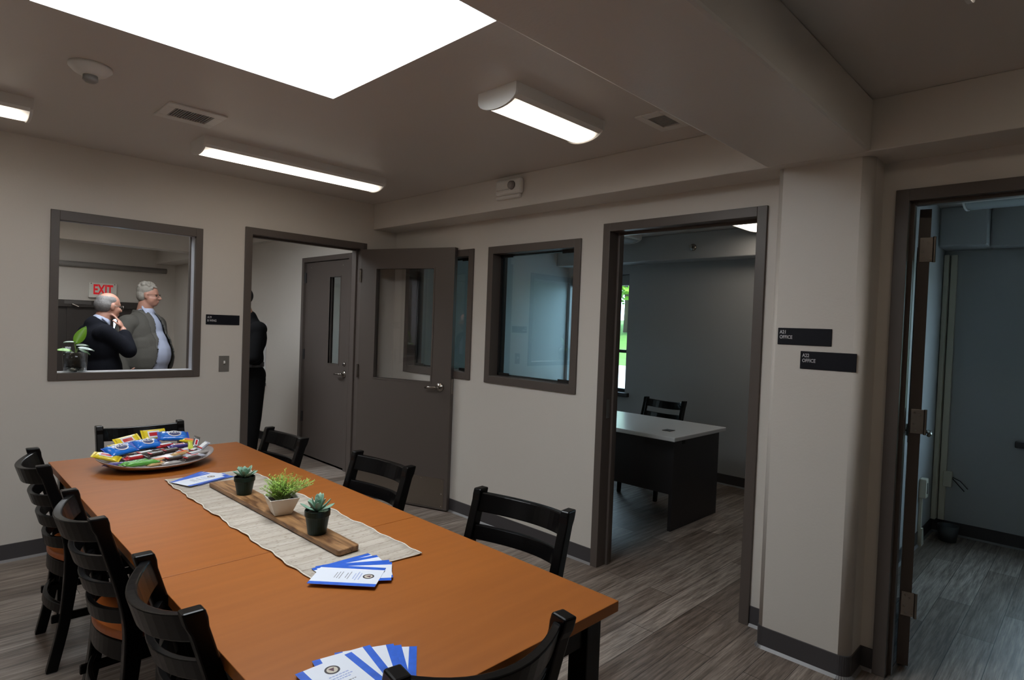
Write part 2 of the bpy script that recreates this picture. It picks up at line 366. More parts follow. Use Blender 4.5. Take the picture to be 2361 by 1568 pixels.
# pass-through window
root = sroot('window_1', (0, 0, 0), 'square taupe-framed pass-through window in the left wall, two men beyond', 'window')
x0, x1, z0, z1 = -2.494, -1.629, 1.073, 2.119; f = .045
mb = MB().box(x0, x0+f, -.014, .02, z0, z1).box(x1-f, x1, -.014, .02, z0, z1).box(x0+f, x1-f, -.014, .02, z1-f-.015, z1).box(x0+f, x1-f, -.014, .02, z0, z0+f)
mb.build('window_frame', FRAME, root, bevel=.002)
mb = MB().box(x0, x0+f, T-.02, T+.014, z0, z1).box(x1-f, x1, T-.02, T+.014, z0, z1).box(x0+f, x1-f, T-.02, T+.014, z1-f, z1).box(x0+f, x1-f, T-.02, T+.014, z0, z0+f)
mb.build('window_frame', FRAME, root, bevel=.002)
SILLM = mat('grey_sill', (.50, .51, .55), .3, bump=.04)
mb = MB().box(WO[0], WO[0]+.008, .02, T-.02, WO[2], WO[3]).box(WO[1]-.008, WO[1], .02, T-.02, WO[2], WO[3]).box(WO[0]+.008, WO[1]-.008, .02, T-.02, WO[3]-.02, WO[3])
mb.build('reveal', SILLM, root)
bx(WO[0]+.008, WO[1]-.008, .02, T-.02, WO[2], WO[2]+.014).build('window_sill', SILLM, root)

def lever(parent, x, z, side, dirx, name='handle'):
    """rose + lever on face y=side sign, lever pointing dirx"""
    s = side; mb = MB()
    mb.cyl((x, s[0], z), (x, s[0]+s[1]*.012, z), .036, .034, 20); mb.cyl((x, s[0]+s[1]*.01, z), (x, s[0]+s[1]*.05, z), .011, n=12)
    mb.tube([(x, s[0]+s[1]*.05, z), (x+dirx*.02, s[0]+s[1]*.056, z), (x+dirx*.07, s[0]+s[1]*.057, z-.002), (x+dirx*.112, s[0]+s[1]*.05, z-.006)], [.012, .012, .0105, .009], 10)
    return mb.build(name, STEEL, parent, smooth=True)
def leaf(parent, L, th, z0, z1, vis, name='door_leaf'):
    mb = MB(); a, b, c, d = vis
    mb.box(0, a, 0, th, z0, z1).box(b, L, 0, th, z0, z1).box(a, b, 0, th, z0, c).box(a, b, 0, th, d, z1)
    return mb.build(name, FRAME, parent)
def vis_glass(parent, th, vis):
    a, b, c, d = vis; mb = MB(); f = .012
    for y0, y1 in ((-.003, .012), (th-.012, th+.003)):
        mb.box(a-f, a, y0, y1, c-f, d+f).box(b, b+f, y0, y1, c-f, d+f).box(a, b, y0, y1, c-f, c).box(a, b, y0, y1, d, d+f)
    mb.build('glazing_bead', FRAME, parent); bx(a, b, th/2-.003, th/2+.003, c, d).build('glass_pane', GLASS, parent)
def hinges(parent, xs, th, zs):
    for z in zs:
        mb = MB().cyl((xs, -.006, z-.057), (xs, -.006, z+.057), .0075, n=10); mb.box(xs, xs+.003, 0, th, z-.057, z+.057); mb.build('hinge', STEEL, parent)

# door 1: hallway door frame in left wall, leaf swung into the room
d1 = door_frame('door_1', 'y', D1[0], D1[1]-D1[0], 'taupe half-glass door standing open against the right wall', stop=(.05, .08))
def leaf_root(parent, loc, rz):
    o = bpy.data.objects.new('leaf_assembly', None); COL.objects.link(o); o.parent = parent; o.location = loc; o.rotation_euler = (0, 0, rz); return o
hx, hy = -.360-D1[0], -.022
ang = math.atan2(-.892+.022, -.047+.36)
def leaf_part(parent, loc, rz, L, th, z0, z1, vis, **k):
    lfm = leaf(parent, L, th, z0, z1, vis); lfm.location = loc; lfm.rotation_euler = (0, 0, rz); vis_glass(lfm, th, vis); return lfm
# leaf local +x = along leaf; room-facing (camera) face is local y=0 side (right of direction) -> check: dir (0.31,-.87), right-hand side = (-.87,-.31): faces camera
L1 = leaf_part(d1, (hx, hy, 0), ang, .926, .045, .012, 2.122, (.165, .735, 1.035, 1.955))
L1.location = (hx, hy, 0)
kp = bx(.02, .895, -.0015, 0, .025, .262).build('kick_plate', KICK, L1)
mb = MB()
for x in (.04, .24, .46, .68, .875):
    for z in (.04, .248): mb.cyl((x, -.0035, z), (x, -.0015, z), .004, n=8)
for z in (.14,): mb.cyl((.875, -.0035, z), (.875, -.0015, z), .004, n=8)
mb.build('screws', SCREW, L1)
lever(L1, .83, 1.0, (0, -1), -1); lever(L1, .83, 1.0, (.045, 1), -1)
bx(.9262, .9275, .010, .035, .95, 1.07).build('latch_plate', STEEL, L1)
hinges(L1, -.002, .045, (.25, 1.08, 1.9))
# door 2: office A21 frame (leaf swung inside out of view)
d2 = door_frame('door_2', 'x', E1[1], E1[1]-E1[0], 'open doorway with taupe frame into the office with the desk', stop=(.075, .10))
bx(.0525, .054, .02, .06, .95, 1.07).build('strike_plate', STEEL, d2)
# door 3: right office
d3 = door_frame('door_3', 'x', G1[1], G1[1]-G1[0], 'right-hand office doorway, its dark leaf swung inward and seen edge-on', stop=(.03, .06))
# hinge edge of leaf at world (.15,-3.99): local x = G1[1]-y, y = x
L3 = leaf_part(d3, (.107, .158, 0), R(101), .90, .045, .012, 2.115, (.16, .72, 1.035, 1.95))
lever(L3, .83, 1.0, (0, -1), -1); lever(L3, .83, 1.0, (.045, 1), -1)
for z in (.30, 1.145, 1.93):
    mb = MB().box(-.0045, -.001, -.012, .040, z-.056, z+.056)
    hg = mb.build('hinge', STEEL, L3, bevel=.001)
    s_ = MB()
    for (yy, zz) in ((.025, .040), (.008, .030), (.028, -.012), (-.004, -.042), (.02, -.042)): s_.cyl((-.006, yy, z+zz), (-.0045, yy, z+zz), .0045, n=10)
    s_.cyl((-.008, -.016, z-.058), (-.008, -.016, z+.058), .0065, n=12)
    s_.build('hinge_pin', KICK, hg)
# door 4: closed door in hallway wall
d4 = door_frame('door_4', 'x', HD[1], HD[1]-HD[0], 'closed taupe hallway door with a narrow glass panel', stop=(.075, .10))
wd4 = HD[1]-HD[0]
vis4 = (.595, .80, 1.055, 1.955)
L4 = leaf_part(d4, (.055, .012, 0), 0, wd4-.11, .045, .012, DH-.056, (.54, .755, 1.055, 1.955))
lever(L4, wd4-.11-.065, .965, (0, -1), -1)
MB().cyl((wd4-.11-.065, -.012, 1.065), (wd4-.11-.065, 0, 1.065), .018, .02, n=16).build('deadbolt', STEEL, L4, smooth=True)
for z in (.43, 1.12, 1.96): MB().cyl((0, -.008, z-.055), (0, -.008, z+.055), .008, n=10).box(-.02, .02, -.004, 0, z-.055, z+.055).build('hinge', DARKF, L4)
for x in (.12, .80): MB().cyl((x, -.002, 2.07), (x, 0, 2.07), .007, n=10).build('screw_cap', SCREW, L4)
# door 5: far double door
d5 = sroot('door_5', (0, 0, 0), 'dark door at the far end of the hallway under the exit sign', 'door')
DK = mat('dark_brown_door', (.05, .042, .038), .5, bump=.05)
MB().box(-2.38, -2.28, 6.28, 6.42, -.55, 1.66).box(-.52, -.42, 6.28, 6.42, -.55, 1.66).box(-2.38, -.42, 6.28, 6.42, 1.56, 1.66).box(-1.43, -1.38, 6.315, 6.33, -.54, 1.58).build('door_frame', DK, d5)
mb = MB().box(-2.30, -1.41, 6.33, 6.375, -.54, 1.595); mb.build('door_leaf', DK, d5)
mb = MB().box(-1.40, -.84, 6.33, 6.375, -.54, 1.595).box(-.74, -.50, 6.33, 6.375, -.54, 1.595).box(-.84, -.74, 6.33, 6.375, -.54, .9).box(-.84, -.74, 6.33, 6.375, 1.40, 1.595)
l5 = mb.build('door_leaf', DK, d5); bx(-.84, -.74, 6.348, 6.356, .9, 1.40).build('glass_pane', GLASS, l5)
cl = bx(-1.47, -1.14, 6.27, 6.33, 1.60, 1.65).build('door_closer', mat('closer_grey', (.12, .11, .105), .4, bump=.03), d5)
MB().tube([(-1.38, 6.26, 1.60), (-1.30, 6.24, 1.56)], .010, 8).build('closer_arm', SCREW, cl)
# exterior windows
def ext_window(name, y0, y1, z0, z1, label, blind=True, rail=None):
    r = sroot(name, (0, 0, 0), label, 'window'); x = 2.77; f = .035
    mb = MB().box(x, x+.05, y0, y0+f, z0, z1).box(x, x+.05, y1-f, y1, z0, z1).box(x, x+.05, y0, y1, z0, z0+f).box(x, x+.05, y0, y1, z1-f, z1)
    if rail: mb.box(x, x+.05, y0, y1, rail-.018, rail+.018)
    mb.build('window_frame', DARKF, r); bx(x+.022, x+.027, y0+f, y1-f, z0+f, z1-f).build('glass_pane', GLASS, r)
    bx(2.655, 2.765, y0-.06, y1+.06, z0-.045, z0).build('window_sill', DARKF, r, bevel=.004)
    if blind: bx(x-.05, x-.01, y0+.01, y1-.01, z1-.13, z1-.01).build('rolled_blind', mat('grey_blind', (.3, .33, .33), .5, bump=.05), r, bevel=.01)
    return r
ext_window('window_4', -.70, .16, .80, 2.16, 'outer window of the left office showing green trees', rail=1.27)
ext_window('window_5', -5.6, -4.21, .80, 2.16, 'outer window at the right edge of the right office')
ext_window('window_6', 1.0, 2.0, .8, 2.1, 'outer window of the room behind the hallway door')

# ---------------------------------------------------------------- lamps
def lamp(name, L, label, along='x', on=True, loc=(0, 0, 0), wd=.235, drop=.085):
    r = thing(name, loc, label, 'ceiling light', 0 if along == 'x' else pi/2, 'wraparound ceiling lights')
    h = wd/2; n = 12
    def arc(hh, zz, dz, k=n): return [(hh*cos(pi*i/k), zz-dz*sin(pi*i/k)) for i in range(k+1)]
    MB().box(-L/2+.012, L/2-.012, -h+.02, h-.02, -.02, 0).loft([[(x, -h+.001, -.048), (x, -h+.001, 0), (x, -h+.02, 0), (x, -h+.026, -.060)] for x in (-L/2+.012, L/2-.012)]).loft([[(x, h-.026, -.060), (x, h-.02, 0), (x, h-.001, 0), (x, h-.001, -.048)] for x in (-L/2+.012, L/2-.012)]).build('housing', WHITEP, r)
    ls = MB(); pr = arc(h-.027, -.052, drop-.052)
    rings = [[(x, y*k, -.052+(z+.052)*k) for y, z in pr]+[(x, -(h-.03)*k, -.046), (x, (h-.03)*k, -.046)] for x, k in ((-L/2+.014, .98), (-L/2+.03, 1), (L/2-.03, 1), (L/2-.014, .98))]
    ls.loft(rings); ls.build('diffuser', LAMPM if on else mat('prismatic_lens', (.42, .45, .46), .12, bump=.5, bs=160), r, smooth=False)
    for s in (-1, 1):
        e = arc(h, -.040, drop-.036); poly = [(h, 0)]+e+[(-h, 0)]
        MB().loft([[(x, y, z) for y, z in poly] for x in (s*(L/2-.012), s*L/2)]).build('end_cap', WHITEP, r)
    return r
lamp('ceiling_light', 1.21, 'long lit ceiling light nearest the hallway door', loc=(-1.325, -.80, CZ))
lamp('ceiling_light', 1.21, 'lit ceiling light cut off by the left edge of the photo', loc=(-3.285, -.72, CZ))
lamp('ceiling_light', .62, 'short lit ceiling light between skylight and right wall', loc=(-1.03, -2.69, CZ))
lamp('ceiling_light', 1.21, 'ceiling light glimpsed at the top right corner beyond the beam', along='y', loc=(-1.12, -4.88, CZ))
lamp('ceiling_light', 1.21, 'added unseen ceiling light brightening the hallway between the men and the beam', loc=(-1.9, 2.9, CZ))  # unseen lamp added to brighten the hallway walls
lamp('ceiling_light', 1.21, 'added unseen ceiling light brightening the hallway near the far landing', loc=(-1.6, 5.0, CZ))  # another added lamp, out of view, lifting the far wall's brightness
lamp('ceiling_light', .6, 'lit ceiling panel inside the left office', loc=(2.05, -2.44, CZ), on=True, wd=.5)
lamp('ceiling_light', .5, 'ceiling light by the far wall of the left office', loc=(2.1, -.92, CZ), on=False, wd=.3)
lamp('ceiling_light', 1.21, 'unlit prismatic ceiling light in the right office', along='y', loc=(2.1, -4.46, CZ), on=False, wd=.30)
lamp('ceiling_light', 1.21, 'ceiling light in the room behind the hallway door', loc=(1.4, 1.6, CZ))

# ---------------------------------------------------------------- small fittings
r = thing('smoke_detector', (-2.576, -1.53, CZ), 'round white smoke detector on the ceiling left of the skylight', 'smoke detector')
MB().lathe([(.078, 0), (.078, -.012), (.06, -.030), (.04, -.040), (0.001, -.042)], 28).build('detector_base', WHITEP, r, smooth=True)
MB().lathe([(.026, -.035), (.028, -.060), (.018, -.068), (0.001, -.069)], 20).build('sensor_dome', mat('sensor_grey', (.25, .24, .23), .4, bump=.05), r, smooth=True)
def vent(name, loc, sx, sy, gx, gy, label):
    r = thing(name, loc, label, 'air vent')
    MB().box(-sx, sx, -sy, -gy, -.008, 0).box(-sx, sx, gy, sy, -.008, 0).box(-sx, -gx, -gy, gy, -.008, 0).box(gx, sx, -gy, gy, -.008, 0).build('frame', WHITEP, r, bevel=.002)
    bx(-gx, gx, -gy, gy, -.001, 0).build('backing', mat('vent_dark', (.16, .155, .15), .6, bump=.05), r)
    mb = MB()
    n = int(gx*2/.012)
    for i in range(n): mb.box(-gx+i*.012+.002, -gx+i*.012+.007, -gy, gy, -.006, -.001)
    mb.build('grille', mat('grille_grey', (.32, .31, .30), .5, bump=.05), r)
vent('air_vent', (-2.092, -1.212, CZ), .135, .135, .09, .075, 'square ceiling vent with grey grille above the pass-through')
vent('air_vent', (-.555, -3.035, CZ), .125, .085, .075, .045, 'small ceiling vent beside the big crossing beam')
r = thing('emergency_light', (-BD, -1.695, 2.445), 'white emergency light box mounted high on the soffit', 'emergency light')
bx(-.045, 0, -.12, .12, -.05, .055).build('housing', WHITEP, r, bevel=.018, seg=3)
bx(-.03, 0, -.10, .125, -.075, -.05).build('lower_tray', WHITEP, r, bevel=.008)
MB().cyl((-.062, -.045, .005), (-.045, -.045, .005), .026, .030, 20).ell((-.062, -.045, .005), (.008, .024, .024)).build('lamp_head', mat('lens_grey', (.28, .26, .25), .2, bump=.05), r, smooth=True)
MB().box(-.047, -.044, -.02, .10, -.02, -.016).build('status_strip', SCREW, r)
# signs
def sign(loc, rz, wd, ht, lines, label, ts=.0155):
    r = thing('room_sign', loc, label, 'sign', rz, 'navy room signs')
    bx(-wd/2, wd/2, -.004, 0, -ht/2, ht/2).build('panel', SIGNB, r, bevel=.002)
    for i, t in enumerate(lines): text(t, ts*1.38, SIGNT, r, (-wd/2+.009, -.0043, ht/2-.020-i*.0238), (pi/2, 0, 0), sx=.80, bold=.0004)
sign((-1.477, -.001, 1.479), 0, .235, .072, ['A19', 'B WING'], 'dark sign reading A19 B WING between window and hallway door')
cx = COLR[0]-.0005
sign((cx, -3.594, 1.513), -pi/2, .238, .079, ['A21', 'OFFICE'], 'dark sign reading A21 OFFICE on the column', ts=.0165)
sign((cx, -3.70, 1.406), -pi/2, .236, .082, ['A22', 'OFFICE'], 'dark sign reading A22 OFFICE, lower one on the column', ts=.0165)
r = thing('light_switch', (-1.462, 0, 1.158), 'steel toggle switch plate left of the hallway door', 'light switch')
bx(-.036, .036, -.005, 0, -.058, .058).build('plate', mat('switch_plate', (.16, .15, .135), .45, 0, bump=.03), r, bevel=.002)
MB().box(-.005, .005, -.018, -.004, -.003, .017).build('toggle', mat('white_toggle', (.8, .8, .78), .4, bump=.02), r, rot=(R(-20), 0, 0), bevel=.001)
RED = mat('exit_red', (.75, .01, .02), .45, bump=.02, emis=(.8, .02, .03), es=.25)
r = thing('exit_sign', (-1.0, 6.285, 1.822), 'white exit sign with red letters above the far dark door', 'sign')
bx(-.178, .178, -.03, .012, -.112, .112).build('panel', mat('exit_panel', (.85, .84, .78), .4, bump=.02), r, bevel=.004)
text('EXIT', .205, RED, r, (0, -.0315, .004), (pi/2, 0, 0), ext=.001, align='CENTER', sx=.60, bold=.006)
for x in (-.15, .15): MB().cyl((x, -.033, .098), (x, -.03, .098), .007, n=8).build('screw', DARKF, r)
mb = MB(); mb.tube([(-3.4, 6.26, 2.19), (-.14, 6.26, 2.19)], .04, 14); o = tag(mb.build('conduit_pipe', mat('pipe_grey', (.30, .29, .28), .5, bump=.05), smooth=True), 'grey horizontal pipe along the far hallway wall', 'pipe')
# whiteboard in hallway
r = thing('whiteboard', (0, 2.70, 1.07), 'whiteboard on the hallway wall behind the person in black', 'whiteboard', -pi/2)
bx(-1.2, 0, -.018, -.001, -.36, .36).build('board', mat('board_white', (.62, .62, .63), .25, bump=.02), r, bevel=.003)
bx(-1.2, .03, -.08, -.001, -.40, -.365).build('pen_tray', mat('tray_grey', (.2, .2, .2), .4, bump=.03), r, bevel=.003)
# A21 sprinkler
r = thing('sprinkler_head', (2.468, -1.60, 2.375), 'chrome sidewall sprinkler on the left office soffit', 'sprinkler')
MB().cyl((-.012, 0, 0), (0, 0, 0), .034, .036, 20).build('escutcheon', STEEL, r, smooth=True)
MB().cyl((-.055, 0, 0), (-.012, 0, 0), .011, n=10).box(-.06, -.056, -.018, .018, -.012, .016).build('nozzle', STEEL, r)

# ---------------------------------------------------------------- table
TX0, TX1, TY0, TY1, TZ = -2.601, -1.689, -3.645, -.8735, .75
SEAM = -2.69
def table(y0, y1, label):
    cx_, cy_ = (TX0+TX1)/2, (y0+y1)/2; hx_, hy_ = (TX1-TX0)/2, (y1-y0)/2-.0012
    r = thing('meeting_table', (cx_, cy_, 0), label, 'table', 0, 'tables pushed end to end')
    bx(-hx_, hx_, -hy_, hy_, TZ-.03, TZ).build('tabletop', TABLE, r, bevel=.0015)
    i = .045
    MB().box(-hx_+i, hx_-i, -hy_+i, -hy_+i+.02, TZ-.115, TZ-.03).box(-hx_+i, hx_-i, hy_-i-.02, hy_-i, TZ-.115, TZ-.03).box(-hx_+i, -hx_+i+.02, -hy_+i+.02, hy_-i-.02, TZ-.115, TZ-.03).box(hx_-i-.02, hx_-i, -hy_+i+.02, hy_-i-.02, TZ-.115, TZ-.03).build('apron', BLACK, r, bevel=.002)
    for sx in (-1, 1):
        for sy in (-1, 1):
            x = sx*(hx_-.065); y = sy*(hy_-.065)
            bx(x-.032, x+.032, y-.032, y+.032, 0, TZ-.03).build('leg', BLACK, r, bevel=.004)
    return r
table(SEAM, TY1, 'orange cherry laminate table half carrying the candy platter')
table(TY0, SEAM, 'orange cherry laminate table half nearest the camera')

# ---------------------------------------------------------------- chairs
def sweep(path, w_, d_):   # rectangular section along path in yz-plane at x offset 0; path [(y,z)]
    rings = []
    for i, (y, z) in enumerate(path):
        y0, z0 = path[max(0, i-1)]; y1, z1 = path[min(len(path)-1, i+1)]; t = V((y1-y0, z1-z0)).normalized(); nx, nz = t.y, -t.x
        ww = w_[i] if isinstance(w_, list) else w_; dd = d_[i] if isinstance(d_, list) else d_
        if i in (0, len(path)-1): nx, nz = 1, 0
        rings.append([(-ww/2, y-nx*dd/2, z-nz*dd/2), (ww/2, y-nx*dd/2, z-nz*dd/2), (ww/2, y+nx*dd/2, z+nz*dd/2), (-ww/2, y+nx*dd/2, z+nz*dd/2)])
    return rings
def spline(ps, n=6):
    out = []
    for i in range(len(ps)-1):
        p0 = ps[max(0, i-1)]; p1 = ps[i]; p2 = ps[i+1]; p3 = ps[min(len(ps)-1, i+2)]
        for k in range(n):
            t = k/n; out.append(tuple(.5*((2*b)+(-a+c_)*t+(2*a-5*b+4*c_-d)*t*t+(-a+3*b-3*c_+d)*t**3) for a, b, c_, d in zip(p0, p1, p2, p3)))
    out.append(tuple(ps[-1])); return out
POST = [(.042, 0), (.082, .20), (.104, .42), (.092, .56), (.032, .77), (0, .872)]
def post_y(z):
    P = spline(POST, 8)
    for (y0, z0), (y1, z1) in zip(P, P[1:]):
        if z0 <= z <= z1: return y0+(y1-y0)*(z-z0)/(z1-z0)
    return P[-1][0]
def slat_mb(z0, z1, bow=.068, th=.019, hw=.190, n=14, drop=.24):
    rings = []
    for i in range(n+1):
        x = -hw+2*hw*i/n; k = bow*(1-(x/hw)**2)
        ring = []
        for z, s in ((z0, -1), (z0, 1), (z1, 1), (z1, -1)): ring.append((x, post_y(z)-k+s*th/2, z-k*drop))
        rings.append(ring)
    return MB().loft(rings)
def make_chair(label, group):
    r = thing('ladderback_chair', (0, 0, 0), label, 'chair', 0, group)
    P = spline(POST, 5)
    for s in (-1, 1):
        n = len(P); dd = [.040+.012*math.exp(-((z-.45)/.18)**2)+(.008 if z > .84 else 0) for y, z in P]
        MB().loft(sweep(P, .036, dd), True, MX.Translation((s*.204, 0, 0))).build('rear_post', BLACK, r, bevel=.005)
    slat_mb(.788, .857, th=.026).build('top_rail', BLACK, r, bevel=.004)
    for z0, z1 in ((.688, .740), (.594, .645), (.502, .552)): slat_mb(z0, z1, .064).build('slat', BLACK, r, bevel=.003)
    slat_mb(.375, .438, .052, .02, drop=0).build('rear_apron', BLACK, r, bevel=.003)
    slat_mb(.225, .262, .050, .018, drop=0).build('rear_stretcher', BLACK, r, bevel=.003)
    for s in (-1, 1):
        MB().loft(sweep([(.425, 0), (.41, .22), (.40, .438)], [.030, .036, .04], [.030, .036, .04]), True, MX.Translation((s*.195, 0, 0))).build('front_leg', BLACK, r, bevel=.004)
        bx(s*.185-.011, s*.185+.011, .08, .40, .372, .438).build('side_apron', BLACK, r, bevel=.002)
        bx(s*.185-.009, s*.185+.009, .04, .41, .195, .228).build('side_stretcher', BLACK, r, bevel=.004)
    bx(-.17, .17, .39, .412, .375, .438).build('front_apron', BLACK, r, bevel=.002)
    bx(-.17, .17, .40, .418, .27, .300).build('front_stretcher', BLACK, r, bevel=.004)
    poly = [(-.182, .15), (-.182, .095)]+[(-.182+.364*i/12, .095-.055*(1-((-.182+.364*i/12)/.182)**2)) for i in range(1, 12)]+[(.182, .095), (.182, .15)]
    poly += [(.205, .155), (.222, .18), (.224, .30), (.218, .38), (.19, .425), (.14, .447), (0, .455), (-.14, .447), (-.19, .425), (-.212, .38), (-.224, .30), (-.222, .18), (-.205, .155)]
    MB().prism(poly, .4385, .466).build('seat', SEATM, r, bevel=.008, seg=3)
    return r
GL, GR = 'chairs along the left side of the table', 'chairs along the right side of the table'
c0 = make_chair('black ladderback chair on the left side, farthest from the camera', GL)
# facing +x : local +y -> +x => rz=-90
c0.location = (-2.701, -1.317, 0); c0.rotation_euler = (0, 0, -pi/2+R(-2))
dup(c0, (-2.690, -2.190, 0), -pi/2+R(1), 'black ladderback chair, middle one on the left side of the table', GL)
dup(c0, (-2.664, -2.998, 0), -pi/2+R(-1), 'black ladderback chair, nearest on the left side, its posts in front of the table seam', GL)
dup(c0, (-1.600, -1.346, 0), pi/2+R(1), 'black ladderback chair on the right side by the hallway doorway', GR)
dup(c0, (-1.528, -2.203, 0), pi/2+R(2), 'black ladderback chair on the right side in front of the open door', GR)
dup(c0, (-1.480, -3.064, 0), pi/2+R(6.5), 'black ladderback chair on the right side below the interior window', GR)
dup(c0, (-2.142, -.636, 0), pi+R(-1), 'black ladderback chair at the far head of the table behind the candy', 'chairs at the ends of the table')
dup(c0, (-2.268, -3.722, 0), R(-8.5), 'black ladderback chair at the near end, cropped by the bottom edge', 'chairs at the ends of the table')
dup(c0, (2.027, -1.614, 0), pi/2+R(-1), 'dark ladderback chair behind the office desk', 'office chairs')

# ---------------------------------------------------------------- desk in office A21
LAM = mat('desk_white', (.78, .80, .82), .25, bump=.02); DESKB = mat('desk_espresso', (.026, .024, .027), .45, bump=.04)
r = thing('office_desk', (.95, -2.31, 0), 'office desk with pale grey top and near-black panels', 'desk')
bx(-.10, .745, -.075, 1.55, .708, .74).build('desktop', LAM, r, bevel=.006)
bx(.03, .775, 0, .028, 0, .708).build('end_panel', DESKB, r)
bx(.03, .775, 1.45, 1.478, 0, .708).build('end_panel', DESKB, r)
bx(.06, .085, .028, 1.45, .27, .708).build('modesty_panel', DESKB, r)
bx(.12, .20, .09, .16, .7405, .744).build('cable_grommet', DARKF, r, bevel=.001)
bx(.155, .195, -.003, .0, .655, .69).build('panel_slot', GASKET, r)

# ---------------------------------------------------------------- office A22 fittings
CREAM = mat('cream_raceway', (.66, .63, .52), .45, bump=.03)
r = thing('conduit', (2.66, -3.70, 0), 'tall cream raceway in the corner of the right office', 'conduit')
bx(-.03, .04, .006, .036, .11, 2.2).build('channel', CREAM, r, bevel=.003)
bx(.010, .038, -.045, -.004, .11, 2.2).build('channel', CREAM, r, bevel=.003)
bx(-.01, .038, -.085, -.028, .38, .50).build('outlet_box', CREAM, r, bevel=.004)
mb = MB().tube([(0, -.088, .45), (-.02, -.13, .41), (-.03, -.17, .37)], .0035, 6).tube([(0, -.088, .46), (-.01, -.14, .44), (-.02, -.19, .39)], .0035, 6); mb.build('loose_wire', GASKET, r)
r = thing('conduit', (2.20, -3.66, 0), 'short cream raceway with outlet box low on the office side wall', 'conduit')
bx(-.018, .018, -.02, -.001, .0, .36).build('channel', CREAM, r, bevel=.003)
bx(-.04, .04, -.045, -.001, .36, .50).build('outlet_box', CREAM, r, bevel=.004)
MB().prism([(-.02, .13), (.02, .13), (.06, .0), (-.02, .0)], .002, .03, MX.Rotation(pi/2, 4, 'X')).build('flared_foot', CREAM, r)
bx(-.008, .01, -.047, -.045, .39, .47).build('socket', GASKET, r)
r = thing('waste_bin', (2.50, -3.80, 0), 'small dark bin on the floor in the right office corner', 'bin')
MB().lathe([(.055, 0), (.07, .12), (.066, .12), (.052, .008)], 20).build('bin_body', mat('bin_grey', (.06, .065, .07), .5, bump=.03), r, smooth=True)

# ---------------------------------------------------------------- table runner, board
def runnermat():
    m = bpy.data.materials.new('woven_linen'); m.use_nodes = True; nt = m.node_tree; N = nt.nodes; L = nt.links; p = N['Principled BSDF']
    tc = N.new('ShaderNodeTexCoord')
    def noise(sc, st, det=3):
        mp = N.new('ShaderNodeMapping'); mp.inputs['Scale'].default_value = st; L.new(tc.outputs['Object'], mp.inputs[0])
        n = N.new('ShaderNodeTexNoise'); n.inputs['Scale'].default_value = sc; n.inputs['Detail'].default_value = det; L.new(mp.outputs[0], n.inputs[0]); return n
    def ramp(n, a, ca, b, cb):
        c_ = N.new('ShaderNodeValToRGB'); c_.color_ramp.elements[0].position = a; c_.color_ramp.elements[0].color = (*ca, 1); c_.color_ramp.elements[1].position = b; c_.color_ramp.elements[1].color = (*cb, 1)
        L.new(n.outputs[0], c_.inputs[0]); return c_
    a = ramp(noise(14, (.25, 1.8, 1)), .40, (.405, .355, .295), .62, (.49, .44, .375))
    d = ramp(noise(70, (.8, 2.4, 1)), .33, (.50, .42, .34), .40, (1, 1, 1))
    wn = noise(3, (1, 1, 1)); va = N.new('ShaderNodeVectorMath'); va.operation = 'MULTIPLY_ADD'; va.inputs[1].default_value = (.0, .012, 0)
    L.new(wn.outputs[0], va.inputs[0]); L.new(tc.outputs['Object'], va.inputs[2])
    e = N.new('ShaderNodeTexBrick'); e.inputs['Scale'].default_value = 1; e.inputs['Brick Width'].default_value = 7; e.inputs['Row Height'].default_value = .047; e.inputs['Mortar Size'].default_value = .0022
    e.inputs['Mortar Smooth'].default_value = 1; e.inputs['Color1'].default_value = (1, 1, 1, 1); e.inputs['Color2'].default_value = (.90, .90, .90, 1); e.inputs['Mortar'].default_value = (.35, .30, .25, 1); L.new(va.outputs[0], e.inputs[0])
    mx = N.new('ShaderNodeMix'); mx.data_type = 'RGBA'; mx.blend_type = 'MULTIPLY'; mx.inputs[0].default_value = .7
    L.new(a.outputs[0], mx.inputs[6]); L.new(d.outputs[0], mx.inputs[7])
    m2 = N.new('ShaderNodeMix'); m2.data_type = 'RGBA'; m2.blend_type = 'MULTIPLY'; m2.inputs[0].default_value = .75
    L.new(mx.outputs[2], m2.inputs[6]); L.new(e.outputs[0], m2.inputs[7]); L.new(m2.outputs[2], p.inputs['Base Color'])
    p.inputs['Roughness'].default_value = .9
    b = N.new('ShaderNodeBump'); b.inputs['Strength'].default_value = .6; b.inputs['Distance'].default_value = .003
    L.new(noise(20, (.12, 1.6, 1)).outputs[0], b.inputs['Height']); L.new(b.outputs[0], p.inputs['Normal'])
    return m
RUN = runnermat()
